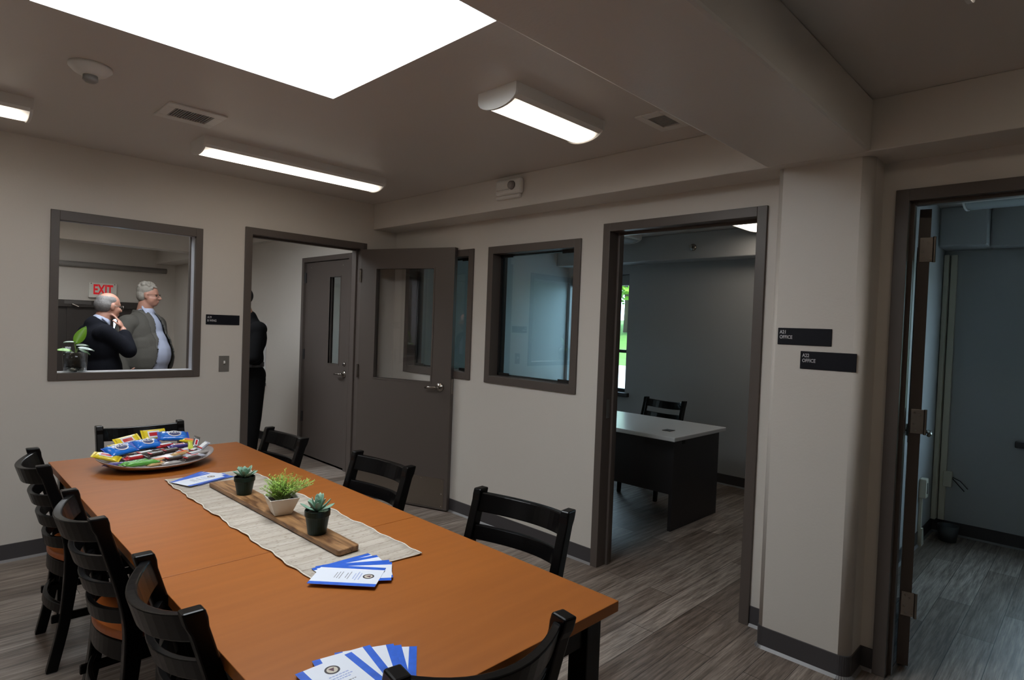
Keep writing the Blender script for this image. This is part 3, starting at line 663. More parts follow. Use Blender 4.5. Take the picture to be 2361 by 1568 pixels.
def runner():
    A, B, C_, D = V((-2.262, -1.555)), V((-1.908, -1.585)), V((-1.907, -3.02)), V((-2.272, -2.985))
    A = V((-2.275, -1.578)); B = V((-1.906, -1.60))
    nu, nv = 12, 90; mb = MB(); vs = []; fs = []
    for j in range(nv+1):
        for i in range(nu+1):
            u, v_ = i/nu, j/nv; p = (A*(1-u)+B*u)*(1-v_)+(D*(1-u)+C_*u)*v_
            e = .004*sin(v_*40+(1 if u < .5 else 3))+.0025*sin(v_*97)
            x = p.x+(e if u in (0, 1) else e*abs(2*u-1)); edge = abs(2*u-1)**8
            z = TZ+.0022+.0012*(1+sin(v_*31+u*2))*edge+.0012*(1 if (i in (0, nu) or j in (0, nv)) else 0)
            vs.append((x-A.x, p.y-A.y, z-TZ))
    for j in range(nv):
        for i in range(nu): a = j*(nu+1)+i; fs.append((a, a+nu+1, a+nu+2, a+1))
    mb.add(vs, fs); o = mb.build('table_runner', RUN, smooth=True, loc=(A.x, A.y, TZ)); s_ = o.modifiers.new('solid', 'SOLIDIFY'); s_.thickness = .0016; s_.offset = -1
    h = MB(); 
    for i0 in (0, nu):
        h.tube([vs[j*(nu+1)+i0] for j in range(0, nv+1)], .0022, 6)
    for j0 in (0, nv): h.tube([vs[j0*(nu+1)+i] for i in range(nu+1)], .0022, 6)
    h.build('hem', mat('hem_cream', (.66, .62, .54), .9, bump=.3, bs=200), o, smooth=True)
    return tag(o, 'cream woven runner lying along the middle of the table', 'table runner')
runner()
BOARDM = mat('walnut_board', (.225, .108, .042), .42, bump=.2, bs=18, var=.55, vs_=3.2, stretch=(9, 1.2, 9))
_n = BOARDM.node_tree; _mx = [q for q in _n.nodes if q.type == 'MIX'][0]; _ns = [q for q in _n.nodes if q.type == 'TEX_NOISE'][0]; _ns.inputs['Distortion'].default_value = 1.6
_cr = _n.nodes.new('ShaderNodeValToRGB'); _cr.color_ramp.elements[0].position = .36; _cr.color_ramp.elements[0].color = (.115, .050, .019, 1); _cr.color_ramp.elements[1].position = .66; _cr.color_ramp.elements[1].color = (.42, .225, .095, 1)
_n.links.new(_ns.outputs[0], _cr.inputs[0]); _n.links.new(_cr.outputs[0], _n.nodes['Principled BSDF'].inputs['Base Color'])
bz0 = TZ+.0045
bm_ = MB().prism([(-2.160, -1.806), (-2.056, -1.818), (-2.047, -2.860), (-2.055, -2.868), (-2.122, -2.874), (-2.130, -2.866)], bz0, bz0+.019)
tag(bm_.build('serving_board', BOARDM, bevel=.004, seg=3), 'long brown walnut board on the runner under three plants', 'serving board')
BT = bz0+.0195

# ---------------------------------------------------------------- plants
POTG = mat('green_plastic', (.006, .018, .012), .4, bump=.03, spec=.25); SOIL = mat('dark_soil', (.03, .022, .016), .95, bump=.8, bs=120)
SUC = mat('succulent_leaf', (.19, .33, .24), .5, var=.3, vs_=25, bump=.05)
def leafmesh(mb, base, d, L, wd, th, upv, curl=0., n=8):
    """spoon leaf from base along direction d"""
    d = V(d).normalized(); s_ = d.cross(V(upv)).normalized(); u_ = s_.cross(d); rings = []
    for i in range(n+1):
        t = i/n; wv = wd*(sin(pi*min(1, t*.92+.04))**.7)*(.45+.75*t) if t < 1 else .0006
        c_ = V(base)+d*(L*t)+u_*(curl*L*t*t); h = th*(1-.6*t)
        rings.append([tuple(c_+s_*(wv*cos(a))+u_*(h*sin(a)+.35*wv*abs(cos(a)))) for a in [2*pi*k/8 for k in range(8)]])
    mb.loft(rings)
def pot(parent, R1, R0, h):
    MB().lathe([(R0*.98, 0), (R0, .003), (R1*.93, h*.74), (R1, h*.76), (R1, h), (R1*.93, h), (R1*.91, h*.85), (0.001, h*.84)], 28).build('pot', POTG, parent, smooth=False, bevel=.001)
    MB().lathe([(R1*.92, h*.855), (0.001, h*.90)], 24).build('soil', SOIL, parent)
def rosette(parent, z, n, L, wd, tilt0, tilt1, mess=0, name='leaves', m=None):
    mb = MB()
    for i in range(n):
        k = i/n; a = i*2.39996; el = tilt0+(tilt1-tilt0)*k+random.uniform(-mess, mess); l = L*(1-.55*k)
        d = (cos(a)*cos(el), sin(a)*cos(el), sin(el))
        leafmesh(mb, (0, 0, z+.012*k), d, l*random.uniform(.9, 1.1), wd*(1-.4*k), .004, (0, 0, 1), curl=.25+mess*.3)
    mb.build(name, m or SUC, parent, smooth=True)
r = thing('potted_succulent', (-2.112, -2.072, BT), 'small pale rosette succulent in dark green pot, at the far end of the board', 'plant', 0, 'succulents on the board')
pot(r, .041, .029, .074); rosette(r, .068, 22, .060, .0135, R(8), R(75), .06)
r = thing('potted_succulent', (-2.104, -2.683, BT), 'leggy blue-green succulent in dark green pot, at the near end of the board', 'plant', 0, 'succulents on the board')
pot(r, .043, .031, .082); random.seed(4); rosette(r, .074, 20, .068, .0125, R(5), R(80), .28)
r = thing('potted_fern', (-2.105, -2.405, BT), 'feathery bright green plant in a square white ceramic pot', 'plant', R(-10))
CER = mat('white_ceramic', (.74, .71, .65), .3, bump=.03)
a, b, h = .054, .030, .066
mb = MB(); mb.loft([[(sx*k, sy*k, z) for sx, sy in ((-1, -1), (1, -1), (1, 1), (-1, 1))] for k, z in ((b, 0), (a, h), (a-.005, h), (a-.012, h*.7))]); mb.build('pot', CER, r, bevel=.003, seg=3)
bx(-a+.010, a-.010, -a+.010, a-.010, h*.72, h*.80).build('soil', SOIL, r)
random.seed(11); mb = MB(); st = MB()
for i in range(120):
    az = random.uniform(0, 2*pi); sp = random.uniform(.1, 1)**.8; L_ = random.uniform(.060, .112)
    if i > 104: az = R(-20)+random.uniform(-.5, .5); sp = 1; L_ = random.uniform(.09, .12)
    P0 = V((random.uniform(-.022, .022), random.uniform(-.022, .022), h*.78)); d = V((cos(az)*sp*.62, sin(az)*sp*.62, 1.10-.45*sp)).normalized(); pts = []
    for k in range(7):
        t = k/6; pts.append(P0+d*L_*t+V((cos(az), sin(az), -1))*(.018*t*t*sp))
    st.tube(pts, [.0009]*6+[.0004], 4)
    for k in range(2, 7):
        for q in range(7):
            a2 = random.uniform(0, 2*pi); e = V((cos(a2), sin(a2), random.uniform(.1, .9))).normalized()*random.uniform(.007, .014)
            s_ = e.cross(V((0, 0, 1))).normalized()*.0011; b0 = pts[k]+(pts[k]-pts[k-1])*random.uniform(-.9, 0)
            mb.add([tuple(b0-s_*.5), tuple(b0+s_*.5), tuple(b0+e*.6+s_), tuple(b0+e), tuple(b0+e*.6-s_)], [(0, 1, 2, 3, 4)])
FERN = mat('fern_green', (.27, .46, .06), .6, var=.3, vs_=40, bump=.02)
mb.build('foliage', FERN, r); st.build('stems', mat('stem_green', (.45, .55, .22), .6, bump=.02), r)
# glass planter on the pass-through sill
r = thing('glass_planter', (-2.345, .07, WO[2]+.0145), 'leafy plant in a clear glass of dark soil on the pass-through sill', 'plant')
MB().lathe([(.056, 0), (.062, .003), (.070, .155), (.068, .155), (.060, .006)], 32).build('glass_jar', glassmat('jar_glass', (.93, .95, .95), .02, .5), r, smooth=True)
MB().lathe([(.001, .030), (.058, .030), (.065, .118), (0.001, .121)], 24).build('soil', SOIL, r, smooth=True)
random.seed(3); mb = MB()
for i in range(26):
    a_ = random.uniform(0, 2*pi); rr = random.uniform(.02, .046); mb.ell((rr*cos(a_), rr*sin(a_), random.uniform(.010, .022)), (random.uniform(.008, .016),)*2+(random.uniform(.006, .014),), 5, 4)
mb.build('crumpled_foil', mat('foil_grey', (.5, .49, .46), .25, .6, bump=.6, bs=60), r)
LG = mat('bright_leaf', (.22, .52, .03), .4, var=.15, vs_=8, bump=.05); LD = mat('dark_leaf', (.035, .10, .02), .35, var=.3, vs_=10, bump=.05); LW = mat('pale_leaf', (.35, .45, .38), .3, var=.3, vs_=10, bump=.05)
def bigleaf(parent, m, base, d, L, wd, upv=(0, -1, .3)):
    d = V(d).normalized(); s_ = d.cross(V(upv)).normalized(); u_ = s_.cross(d); vs = []; fs = []; n = 10
    for i in range(n+1):
        t = i/n; wv = wd*sin(pi*t**.8)**.8 if 0 < t < 1 else .0005; c_ = V(base)+d*(L*t)-u_*(L*.18*t*t)
        vs += [tuple(c_-s_*wv+u_*.004), tuple(c_-u_*.002), tuple(c_+s_*wv+u_*.004)]
    for i in range(n):
        for k in (0, 1): a_ = i*3+k; fs.append((a_, a_+1, a_+4, a_+3))
    o = MB().add(vs, fs).build('leaf', m, parent, smooth=True); q = o.modifiers.new('s', 'SOLIDIFY'); q.thickness = .0012
bigleaf(r, LG, (-.002, 0, .175), (.50, .0, 1), .128, .030)
bigleaf(r, LD, (.0, 0, .165), (.9, -.2, .12), .07, .018, (0, -.3, 1)); bigleaf(r, LW, (0, 0, .185), (-1, -.1, .15), .062, .014, (0, -.2, 1))
bigleaf(r, LG, (-.02, 0, .13), (-1, -.1, .22), .082, .019, (0, -.5, 1)); bigleaf(r, LW, (.01, 0, .15), (1, -.2, -.05), .090, .018, (0, -.4, 1))
bigleaf(r, LD, (.015, 0, .14), (1, .1, -.35), .075, .018, (0, -.5, 1)); bigleaf(r, LW, (-.01, -.01, .12), (-1, -.3, -.05), .055, .012, (0, -.4, 1))
mb = MB().tube([(0, 0, .10), (.003, 0, .14), (-.006, 0, .185)], .004, 6).tube([(0, 0, .11), (-.02, 0, .13)], .003, 6).tube([(0, 0, .10), (.012, 0, .145)], .003, 6); mb.build('stem', mat('stem_pale', (.25, .35, .12), .5, bump=.02), r)

# ---------------------------------------------------------------- candy platter
PC = V((-2.215, -1.245, TZ))
PLM = mat('pale_pewter', (.44, .39, .38), .3, .35, bump=.04)
r = thing('oval_platter', PC, 'oval silver-white platter heaped with wrapped candy', 'platter', R(2))
def oring(a, b, z, zt, n=48): return [(a*cos(2*pi*i/n), b*sin(2*pi*i/n), z+zt*abs(cos(2*pi*i/n))**3) for i in range(n)]
MB().loft([oring(.14, .10, .0005, 0), oring(.165, .125, .004, .0), oring(.225, .175, .022, .008), oring(.258, .205, .036, .024), oring(.257, .203, .039, .024), oring(.22, .17, .0255, .008), oring(.16, .12, .0075, 0), oring(.001, .001, .007, 0)]).build('dish', PLM, r, smooth=True)
def ztray(x, y):
    q = math.hypot((x-PC.x)/.27, (y-PC.y)/.215); return TZ+.009+.032*max(0, q-.45)
CM = lambda n, c_, **k: mat('wrapper_'+n, c_, .25, bump=.5, bs=45, **k)
BLUE = CM('blue', (.010, .17, .68), coat=.6); YEL = CM('yellow', (.78, .60, .02), coat=.5); GRN = CM('green', (.10, .38, .05), coat=.5)
DRK = CM('dark', (.035, .02, .018), coat=.5); SIL = CM('silver', (.24, .23, .22), metal=.6); REDC = CM('red', (.50, .02, .03), coat=.5)
ORG = CM('cream', (.55, .36, .16), coat=.4); PUR = CM('purple', (.06, .04, .22), coat=.5); WHT = CM('white', (.42, .43, .50), coat=.4)
CLR = mat('clear_wrap', (.36, .33, .31), .15, bump=.8, bs=50, coat=.6)
NAVY = mat('label_navy', (.01, .02, .12), .4, bump=.02); LBW = mat('label_white', (.75, .76, .78), .5, bump=.02)
def packet(label, L, Wd, Th, body, x, y, dz, rz, tilt=(0, 0), art=None, ends=None, group='wrapped candies heaped on the platter', seed=0):
    k_ = 1.10 if art == 'oval' else 1.22; L *= k_; Wd *= 1.15; Th *= 1.3; dz += .004
    random.seed(seed+int(abs(x)*1000)); z = ztray(x, y)+dz+Th*.5
    o = thing('candy_packet', (x, y, z), label, 'candy', 0, group); o.rotation_euler = (tilt[0], tilt[1], rz)
    n = 14; m = 12; rings = []
    for i in range(n+1):
        t = -1+2*i/n; cr = .012; e = min(1, (1-abs(t))*L/2/cr*.75); th = Th/2*(max(.06, e)**.6 if e < 1 else 1)*(1+random.uniform(-.08, .08)); wv = Wd/2*(1.0 if e > .9 else 1.04)
        rings.append([(t*L/2, wv*(abs(cos(a))**.6)*(1 if cos(a) > 0 else -1), th*(abs(sin(a))**.9)*(1 if sin(a) > 0 else -1)) for a in [2*pi*(k+.5)/m for k in range(m)]])
    MB().loft(rings).build('wrapper', body, o, smooth=True)
    for s in (-1, 1):
        mb = MB(); zz = [(.0007 if k % 2 else -.0007) for k in range(2)]
        mb.box(s*(L/2-.001), s*(L/2+.008), -Wd/2*1.04, Wd/2*1.04, -.0008, .0008); mb.build('crimped_end', ends or (CM('deep_blue', (.006, .05, .40)) if body is BLUE else body), o)
    if art == 'oval':
        MB().lathe([(1, 0), (.001, .0004)], 24, M=MX.Translation((.003, 0, Th/2+.0008)) @ MX.Diagonal((L*.24, Wd*.36, 1, 1))).build('label_oval', LBW, o)
        MB().lathe([(1, 0), (.001, .0004)], 24, M=MX.Translation((.003, 0, Th/2+.0014)) @ MX.Diagonal((L*.20, Wd*.27, 1, 1))).build('label_disc', NAVY, o)
        text('OREO', Wd*.36, LBW, o, (0, Wd*.10, Th/2+.0022), (0, 0, 0), ext=.0002, align='CENTER')
    elif art == 'tag':
        bx(-L*.30, L*.25, -Wd*.30, Wd*.30, Th/2, Th/2+.0008).build('label_panel', LBW, o)
        bx(-L*.24, L*.19, -Wd*.16, Wd*.16, Th/2+.0008, Th/2+.0014).build('label_band', REDC, o)
    elif art == 'bar':
        bx(-L*.36, L*.36, -Wd*.28, Wd*.28, Th/2, Th/2+.0008).build('label_panel', SIL if body is DRK else LBW, o)
        bx(-L*.40, -L*.30, -Wd*.45, Wd*.45, Th/2-.0006, Th/2+.0012).build('label_band', REDC, o)
    elif art == 'dot':
        MB().lathe([(.006, 0), (.001, .0004)], 3, M=MX.Translation((-L*.22, 0, Th/2+.0008))).build('label_mark', LBW, o)
    elif art == 'orange':
        bx(-L*.30, L*.30, -Wd*.25, Wd*.25, Th/2, Th/2+.0008).build('label_panel', mat('label_orange', (.75, .18, .04), .4, bump=.02), o)
    return o
T0 = (0, 0)
packet('yellow candy packet lying tilted at back left of the pile', .085, .06, .014, YEL, -2.295, -1.03, .055, R(12), (R(35), R(-8)), 'tag')
packet('yellow candy packet standing at the very back of the pile, by the chair', .085, .060, .014, YEL, -2.165, -.985, .060, R(5), (R(48), 0), 'tag')
packet('yellow candy packet hanging over the left rim of the platter', .085, .045, .016, YEL, -2.425, -1.215, .030, R(-25), (R(15), R(15)), 'tag')
packet('small yellow packet tucked behind the left blue packet', .07, .045, .015, YEL, -2.345, -1.085, .045, R(35), (R(25), 0))
packet('bright blue cookie packet, leftmost of the three blue ones', .115, .07, .024, BLUE, -2.360, -1.175, .050, R(20), (R(22), R(-4)), 'oval')
packet('bright blue cookie packet, middle of the three blue ones', .105, .065, .024, BLUE, -2.232, -1.120, .056, R(9), (R(22), 0), 'oval')
packet('bright blue cookie packet on the right, topmost of the pile', .120, .065, .024, BLUE, -2.095, -1.070, .064, R(-8), (R(22), R(4)), 'oval')
packet('green fruit-snack stick behind the other green one', .105, .024, .018, GRN, -2.335, -1.345, .018, R(14), T0, None)
packet('green fruit-snack stick with a white mark, nearest the platter rim', .110, .026, .019, GRN, -2.318, -1.385, .016, R(2), T0, 'dot')
packet('dark chocolate bar with silver lettering in mid pile', .085, .026, .016, DRK, -2.222, -1.245, .034, R(24), (R(10), 0), 'bar')
packet('dark bar with silver lettering right of the middle', .085, .026, .016, DRK, -2.150, -1.215, .036, R(24), (R(10), 0), 'bar')
packet('dark bar with silver lettering close to the near rim', .085, .026, .016, DRK, -2.170, -1.340, .020, R(20), (R(6), 0), 'bar')
packet('red and silver bar just below the left blue packet', .075, .026, .015, REDC, -2.315, -1.250, .030, R(18), (R(8), 0), 'bar')
packet('red bar wedged between the middle and right blue packets', .070, .024, .015, REDC, -2.150, -1.130, .046, R(20), (R(12), 0), 'bar')
packet('silver bar with red end under the middle blue packet', .075, .026, .015, SIL, -2.262, -1.205, .036, R(22), (R(8), 0), 'bar')
packet('cream and orange bar near the front of the pile', .080, .026, .015, ORG, -2.232, -1.330, .020, R(15), (R(6), 0), 'orange')
packet('cream and orange bar right of the silver-lettered bars', .080, .026, .015, ORG, -2.112, -1.265, .028, R(26), (R(8), 0), 'orange')
packet('white and blue wrapper on the right of the pile', .070, .028, .015, WHT, -2.078, -1.225, .030, R(22), (R(8), 0), 'bar')
packet('white wrapper with red end by the right rim', .080, .024, .014, WHT, -2.060, -1.285, .020, R(28), (R(8), 0), 'bar')
packet('purple bar beneath the right blue packet', .080, .026, .016, PUR, -2.090, -1.155, .040, R(4), (R(10), 0), 'tag')
packet('purple bar lying on the left rim of the platter', .090, .028, .014, PUR, -2.400, -1.325, .014, R(-32), (0, R(-4)), None)
packet('upright silver and red wrapper at the right tip', .060, .026, .016, SIL, -2.022, -1.190, .048, R(60), (R(30), R(-40)), 'tag')
packet('small yellow-green wrapper beside the upright silver one', .050, .022, .014, CM('lime', (.55, .6, .08)), -2.050, -1.200, .045, R(75), (R(20), R(-20)), None)
packet('orange-ended yellow packet poking out right of the top blue packet', .060, .03, .014, YEL, -2.035, -1.130, .050, R(-35), (R(15), R(8)), 'orange')
packet('crinkled clear wrapper on the near rim', .070, .034, .012, CLR, -2.195, -1.400, .010, R(8), T0, None)
packet('crinkled clear wrapper near the right tip', .080, .036, .012, CLR, -2.020, -1.265, .016, R(30), T0, None)
packet('silver and red bar at the right end of the pile, lying crosswise', .075, .026, .016, SIL, -2.045, -1.235, .022, R(50), (R(8), 0), 'bar')
packet('pale blue and white bar in front of the right end', .080, .026, .015, WHT, -2.070, -1.330, .012, R(18), (R(5), 0), 'tag')
packet('dark bar with silver lettering nearest the right end', .080, .026, .015, DRK, -2.100, -1.375, .012, R(24), (R(5), 0), 'bar')
packet('crumpled cream wrapper by the green sticks', .070, .026, .014, ORG, -2.255, -1.385, .010, R(12), T0, 'orange')
packet('white and red wrapper leaning on the upright silver one', .060, .026, .015, WHT, -1.995, -1.215, .030, R(35), (R(20), R(-20)), 'bar')
packet('dark wrapper buried at the center of the pile', .085, .04, .02, DRK, -2.20, -1.17, .030, R(10), T0, None)
packet('dark wrapper buried under the left blue packet', .085, .04, .02, DRK, -2.32, -1.19, .022, R(10), T0, None)
packet('dark wrapper buried under the right blue packet', .085, .04, .02, DRK, -2.11, -1.13, .026, R(10), T0, None)
packet('silver wrapper buried behind the pile', .085, .05, .02, SIL, -2.25, -1.07, .026, R(0), T0, None)

# ---------------------------------------------------------------- cards
CARD = mat('card_white', (.72, .76, .84), .4, bump=.02)
CBL = mat('card_blue', (.025, .12, .60), .35, var=.45, vs_=30, bump=.02); INK = mat('ink_grey', (.22, .22, .24), .6, bump=.01); INKB = mat('ink_blue', (.35, .42, .68), .6, bump=.01)
SEALD = mat('seal_dark', (.035, .03, .035), .5, bump=.01); SEALL = mat('seal_cream', (.55, .50, .42), .5, bump=.01); SEALC = mat('seal_core', (.10, .04, .06), .5, bump=.01)
CW, CL = .134, .195
def make_card(label, group):
    o = bx(0, CW, 0, CL, 0, .0005).build('invitation_card', CARD); tag(o, label, 'card', group)
    z = .0005; q = .00015
    for x0 in (0, CW-.018): bx(x0, x0+.018, 0, CL, z, z+q).build('blue_border', CBL, o)
    c_ = MX.Translation((CW/2, CL-.036, z))
    s_ = MB().lathe([(.0165, 0), (.0165, q), (.001, q)], 28, M=c_).build('seal', SEALD, o)
    MB().lathe([(.0120, 0), (.0120, q*2), (.001, q*2)], 28, M=c_).build('seal_field', SEALL, s_)
    MB().add([(CW/2-.007, CL-.030, z+q*2.5), (CW/2, CL-.044, z+q*2.5), (CW/2+.007, CL-.030, z+q*2.5)], [(0, 1, 2)]).build('seal_emblem', SEALC, s_)
    mb = MB(); random.seed(5)
    for yy, hw in ((CL-.062, .020), (CL-.071, .028), (CL-.079, .016)):
        x = CW/2-hw
        while x < CW/2+hw: l = random.uniform(.003, .007); mb.box(x, x+l, yy, yy+.0035, z, z+q); x += l+.0016
    mb.build('blue_script', INKB, o); mb = MB()
    for yy, hw in ((CL-.094, .026), (CL-.102, .018), (CL-.118, .024), (CL-.126, .022), (CL-.134, .018)):
        x = CW/2-hw
        while x < CW/2+hw: l = random.uniform(.003, .007); mb.box(x, x+l, yy, yy+.0026, z, z+q); x += l+.0014
    mb.build('grey_text', INK, o)
    return o
first = [None]
def fan(cards, group, z0, labels):
    for k, (sx, sy, a) in enumerate(cards):      # lowest first; a = direction of card's long axis
        loc = (sx, sy, z0+k*.0012); rz = R(a-90)
        if first[0] is None: first[0] = make_card(labels[k], group); first[0].location = loc; first[0].rotation_euler = (0, 0, rz)
        else: dup(first[0], loc, rz, labels[k], group)
# card origin = left edge bottom corner: portrait right = w = dir-90
fan([(-2.238, -2.908, -.9), (-2.223, -2.903, -12), (-2.197, -2.912, -28.6), (-2.190, -2.917, -35), (-2.203, -2.914, -47.3)], 'cards fanned at the near end of the runner', TZ+.0052,
    ['bottom card of the mid-table fan, its blue edge reaching farthest up the runner', 'second-lowest card of the mid-table fan on the runner', 'middle card of the mid-table fan on the runner', 'second-highest card of the mid-table fan, half its seal showing', 'top card of the mid-table fan on the runner, blank but for seal and text'])
def tl(x, y, a): u = V((cos(R(a)), sin(R(a)))); return (x-CL*u.x, y-CL*u.y, a)     # from top-left corner
def tr(x, y, a): u = V((cos(R(a)), sin(R(a)))); w_ = V((sin(R(a)), -cos(R(a)))); return (x-CL*u.x-CW*w_.x, y-CL*u.y-CW*w_.y, a)
fan([tr(-2.256, -3.466, 53), tr(-2.281, -3.438, 63), tr(-2.293, -3.424, 66), tl(-2.470, -3.369, 79), tl(-2.521, -3.394, 89.6)], 'cards fanned at the near end of the table', TZ+.0006,
    ['bottom card of the nearest fan, rightmost broad blue stripe', 'second-lowest card of the nearest fan by the chair rail', 'middle card of the nearest fan', 'second-highest card of the nearest fan, wide white area', 'top card of the nearest fan, round seal in clear view'])
fan([(-2.240, -1.640, 21), (-2.252, -1.640, 24), (-2.262, -1.640, 36), (-2.262, -1.644, 29), (-2.274, -1.650, 20)], 'cards fanned at the far end of the runner', TZ+.0052,
    ['bottom card of the far fan beside the first plant pot', 'second-lowest card of the far fan', 'middle card of the far fan, turned most toward the candy', 'second-highest card of the far fan', 'top card of the far fan, near the candy platter'])

# ---------------------------------------------------------------- people
def bake(mb, name, mat_, parent, vox=.010, smooth_it=6, cut=None, solid=0):
    o = mb.build('tmp', None); r_ = o.modifiers.new('r', 'REMESH'); r_.mode = 'VOXEL'; r_.voxel_size = vox
    if smooth_it: q = o.modifiers.new('s', 'SMOOTH'); q.iterations = smooth_it; q.factor = .5
    dg = bpy.context.evaluated_depsgraph_get(); me = bpy.data.meshes.new_from_object(o.evaluated_get(dg)); bpy.data.objects.remove(o)
    if cut:
        b = bmesh.new(); b.from_mesh(me); bmesh.ops.delete(b, geom=[f for f in b.faces if cut(f.calc_center_median())], context='FACES'); b.to_mesh(me); b.free()
    me.materials.clear(); me.materials.append(mat_); me.polygons.foreach_set('use_smooth', [True]*len(me.polygons)); me.name = name
    o = bpy.data.objects.new(name, me); COL.objects.link(o); o.parent = parent
    if solid: q = o.modifiers.new('solid', 'SOLIDIFY'); q.thickness = solid; q.offset = 1
    return o
SKIN = mat('skin_light', (.42, .21, .15), .5, var=.12, vs_=14, bump=.05); SKIND = mat('skin_tan', (.30, .16, .10), .5, bump=.05)
GREYJ = mat('grey_tweed', (.085, .080, .070), .9, spec=.15, bump=.5, bs=250); NAVYJ = mat('navy_suit', (.006, .0065, .010), .9, bump=.3, bs=200, spec=.12)
SHIRT = mat('pale_blue_shirt', (.42, .46, .60), .8, bump=.3, bs=40); BLK = mat('black_cloth', (.003, .003, .0035), .95, bump=.2, bs=60, spec=.15)
HAIRG = mat('grey_hair', (.27, .245, .21), .7, var=.35, vs_=30, bump=.8, bs=90); HAIRD = mat('dark_grey_hair', (.17, .16, .155), .7, var=.4, vs_=30, bump=.8, bs=90)
EYE = mat('eye_dark', (.02, .015, .01), .2, bump=.01); SHOE = mat('black_shoe', (.01, .01, .01), .35, bump=.05); TROU = mat('charcoal_trousers', (.02, .02, .022), .85, bump=.3, bs=150)
def hand(mb, wr, d, pn, side, curl=.6, sc=1.0, thumb=1):
    """wrist point, direction to fingers, palm normal, across axis; five separate fingers"""
    wr = V(wr); d = V(d).normalized(); pn = V(pn).normalized(); ac = d.cross(pn).normalized()*side
    pc = wr+d*.045*sc; M = MX((( *(d), ), ( *(ac), ), ( *(pn), ))).transposed().to_4x4(); M.translation = pc
    mb.ell((0, 0, 0), (.052*sc, .041*sc, .017*sc), 14, 10, M)
    for i, (o_, L_) in enumerate(((.030, .068), (.010, .078), (-.010, .073), (-.029, .058))):
        p = wr+d*.082*sc+ac*o_*sc; a = 0; dd = d.copy()
        for k, (f, r_) in enumerate(((.45, .0092), (.32, .0084), (.23, .0074))):
            a = curl*(.5+.5*k)*(1+.12*i); nd = (d*cos(a)+pn*sin(a)).normalized(); q = p+nd*L_*f*sc; mb.cap(p, r_*sc, q, r_*.92*sc, 8); p = q
    p = wr+d*.025*sc+ac*.034*sc; q = p+(d*.6+ac*.7*thumb+pn*.35).normalized()*.038*sc; mb.cap(p, .013*sc, q, .0105*sc, 8); mb.cap(q, .0105*sc, q+(d*.85+ac*.1+pn*.5).normalized()*.032*sc, .009*sc, 8)
def head(mb, c, sc=1.0, f=(1, 0, 0), jowl=1.0, up_=(0, 0, 1)):
    """head: centre c at eye height, facing f"""
    f = V(f).normalized(); up_ = V(up_); l = up_.cross(f).normalized(); u_ = f.cross(l).normalized(); c = V(c)
    M = MX(((f.x, l.x, u_.x, c.x), (f.y, l.y, u_.y, c.y), (f.z, l.z, u_.z, c.z), (0, 0, 0, 1))) @ MX.Diagonal((sc, sc, sc, 1))
    P = lambda x, y, z: tuple(M @ V((x, y, z)))
    mb.ell((-.008, 0, .028), (.098, .076, .092), 20, 14, M).ell((.020, 0, -.035), (.070, .064*jowl, .078), 18, 12, M).ell((.045, 0, -.085), (.040, .040*jowl, .030), 14, 10, M)
    mb.ell((.072, 0, .020), (.022, .055, .012), 12, 8, M)                                        # brow
    mb.cap(P(.088, 0, .008), .009*sc, P(.112, 0, -.030), .013*sc, 10); mb.ell((.103, .013, -.034), (.012, .009, .009), 8, 6, M).ell((.103, -.013, -.034), (.012, .009, .009), 8, 6, M)
    for s in (-1, 1): mb.ell((.056, s*.038, -.028), (.034, .026, .026), 12, 8, M).ell((-.008, s*.078, -.006), (.020, .010, .033), 12, 8, M).ell((-.004, s*.083, .012), (.016, .007, .014), 8, 6, M)
    mb.ell((.084, 0, -.062), (.014, .026, .008), 10, 6, M).ell((.082, 0, -.072), (.014, .024, .008), 10, 6, M)
    return M
def face_bits(r, M, glass_col, hair=True):
    e = MB()
    for s in (-1, 1): e.ell((.074, s*.031, .000), (.012, .012, .0085), 10, 8, M)
    e.build('eyes', EYE, r, smooth=True)
    MB().ell((.092, 0, -.067), (.005, .021, .0022), 10, 6, M).build('mouth', mat('lip', (.30, .10, .08), .5, bump=.02), r, smooth=True)
    g = MB()
    for s in (-1, 1):
        pts = [tuple(M @ V((.104-.012*abs(cos(t))*.6, s*.034+.024*cos(t), .000+.017*sin(t)))) for t in [2*pi*k/16 for k in range(17)]]
        g.tube(pts, .0016, 6); g.tube([tuple(M @ V((.094, s*.058, .006))), tuple(M @ V((.05, s*.080, .008))), tuple(M @ V((-.010, s*.086, .006)))], .0016, 6)
    g.tube([tuple(M @ V((.104, -.010, .004))), tuple(M @ V((.108, 0, .007))), tuple(M @ V((.104, .010, .004)))], .0016, 6)
    g.build('glasses', glass_col, r, smooth=True)
def shoes(r, pts, mat_=SHOE):
    for (x, y, a) in pts:
        M = MX.Translation((x, y, 0)) @ MX.Rotation(a, 4, 'Z')
        mb = MB().ell((.055, 0, .038), (.145, .048, .036), 16, 10, M).ell((-.03, 0, .06), (.055, .042, .05), 12, 8, M).box(-.08, .19, -.038, .038, 0, .014, M)
        bake(mb, 'shoe', mat_, r, .009, 2)
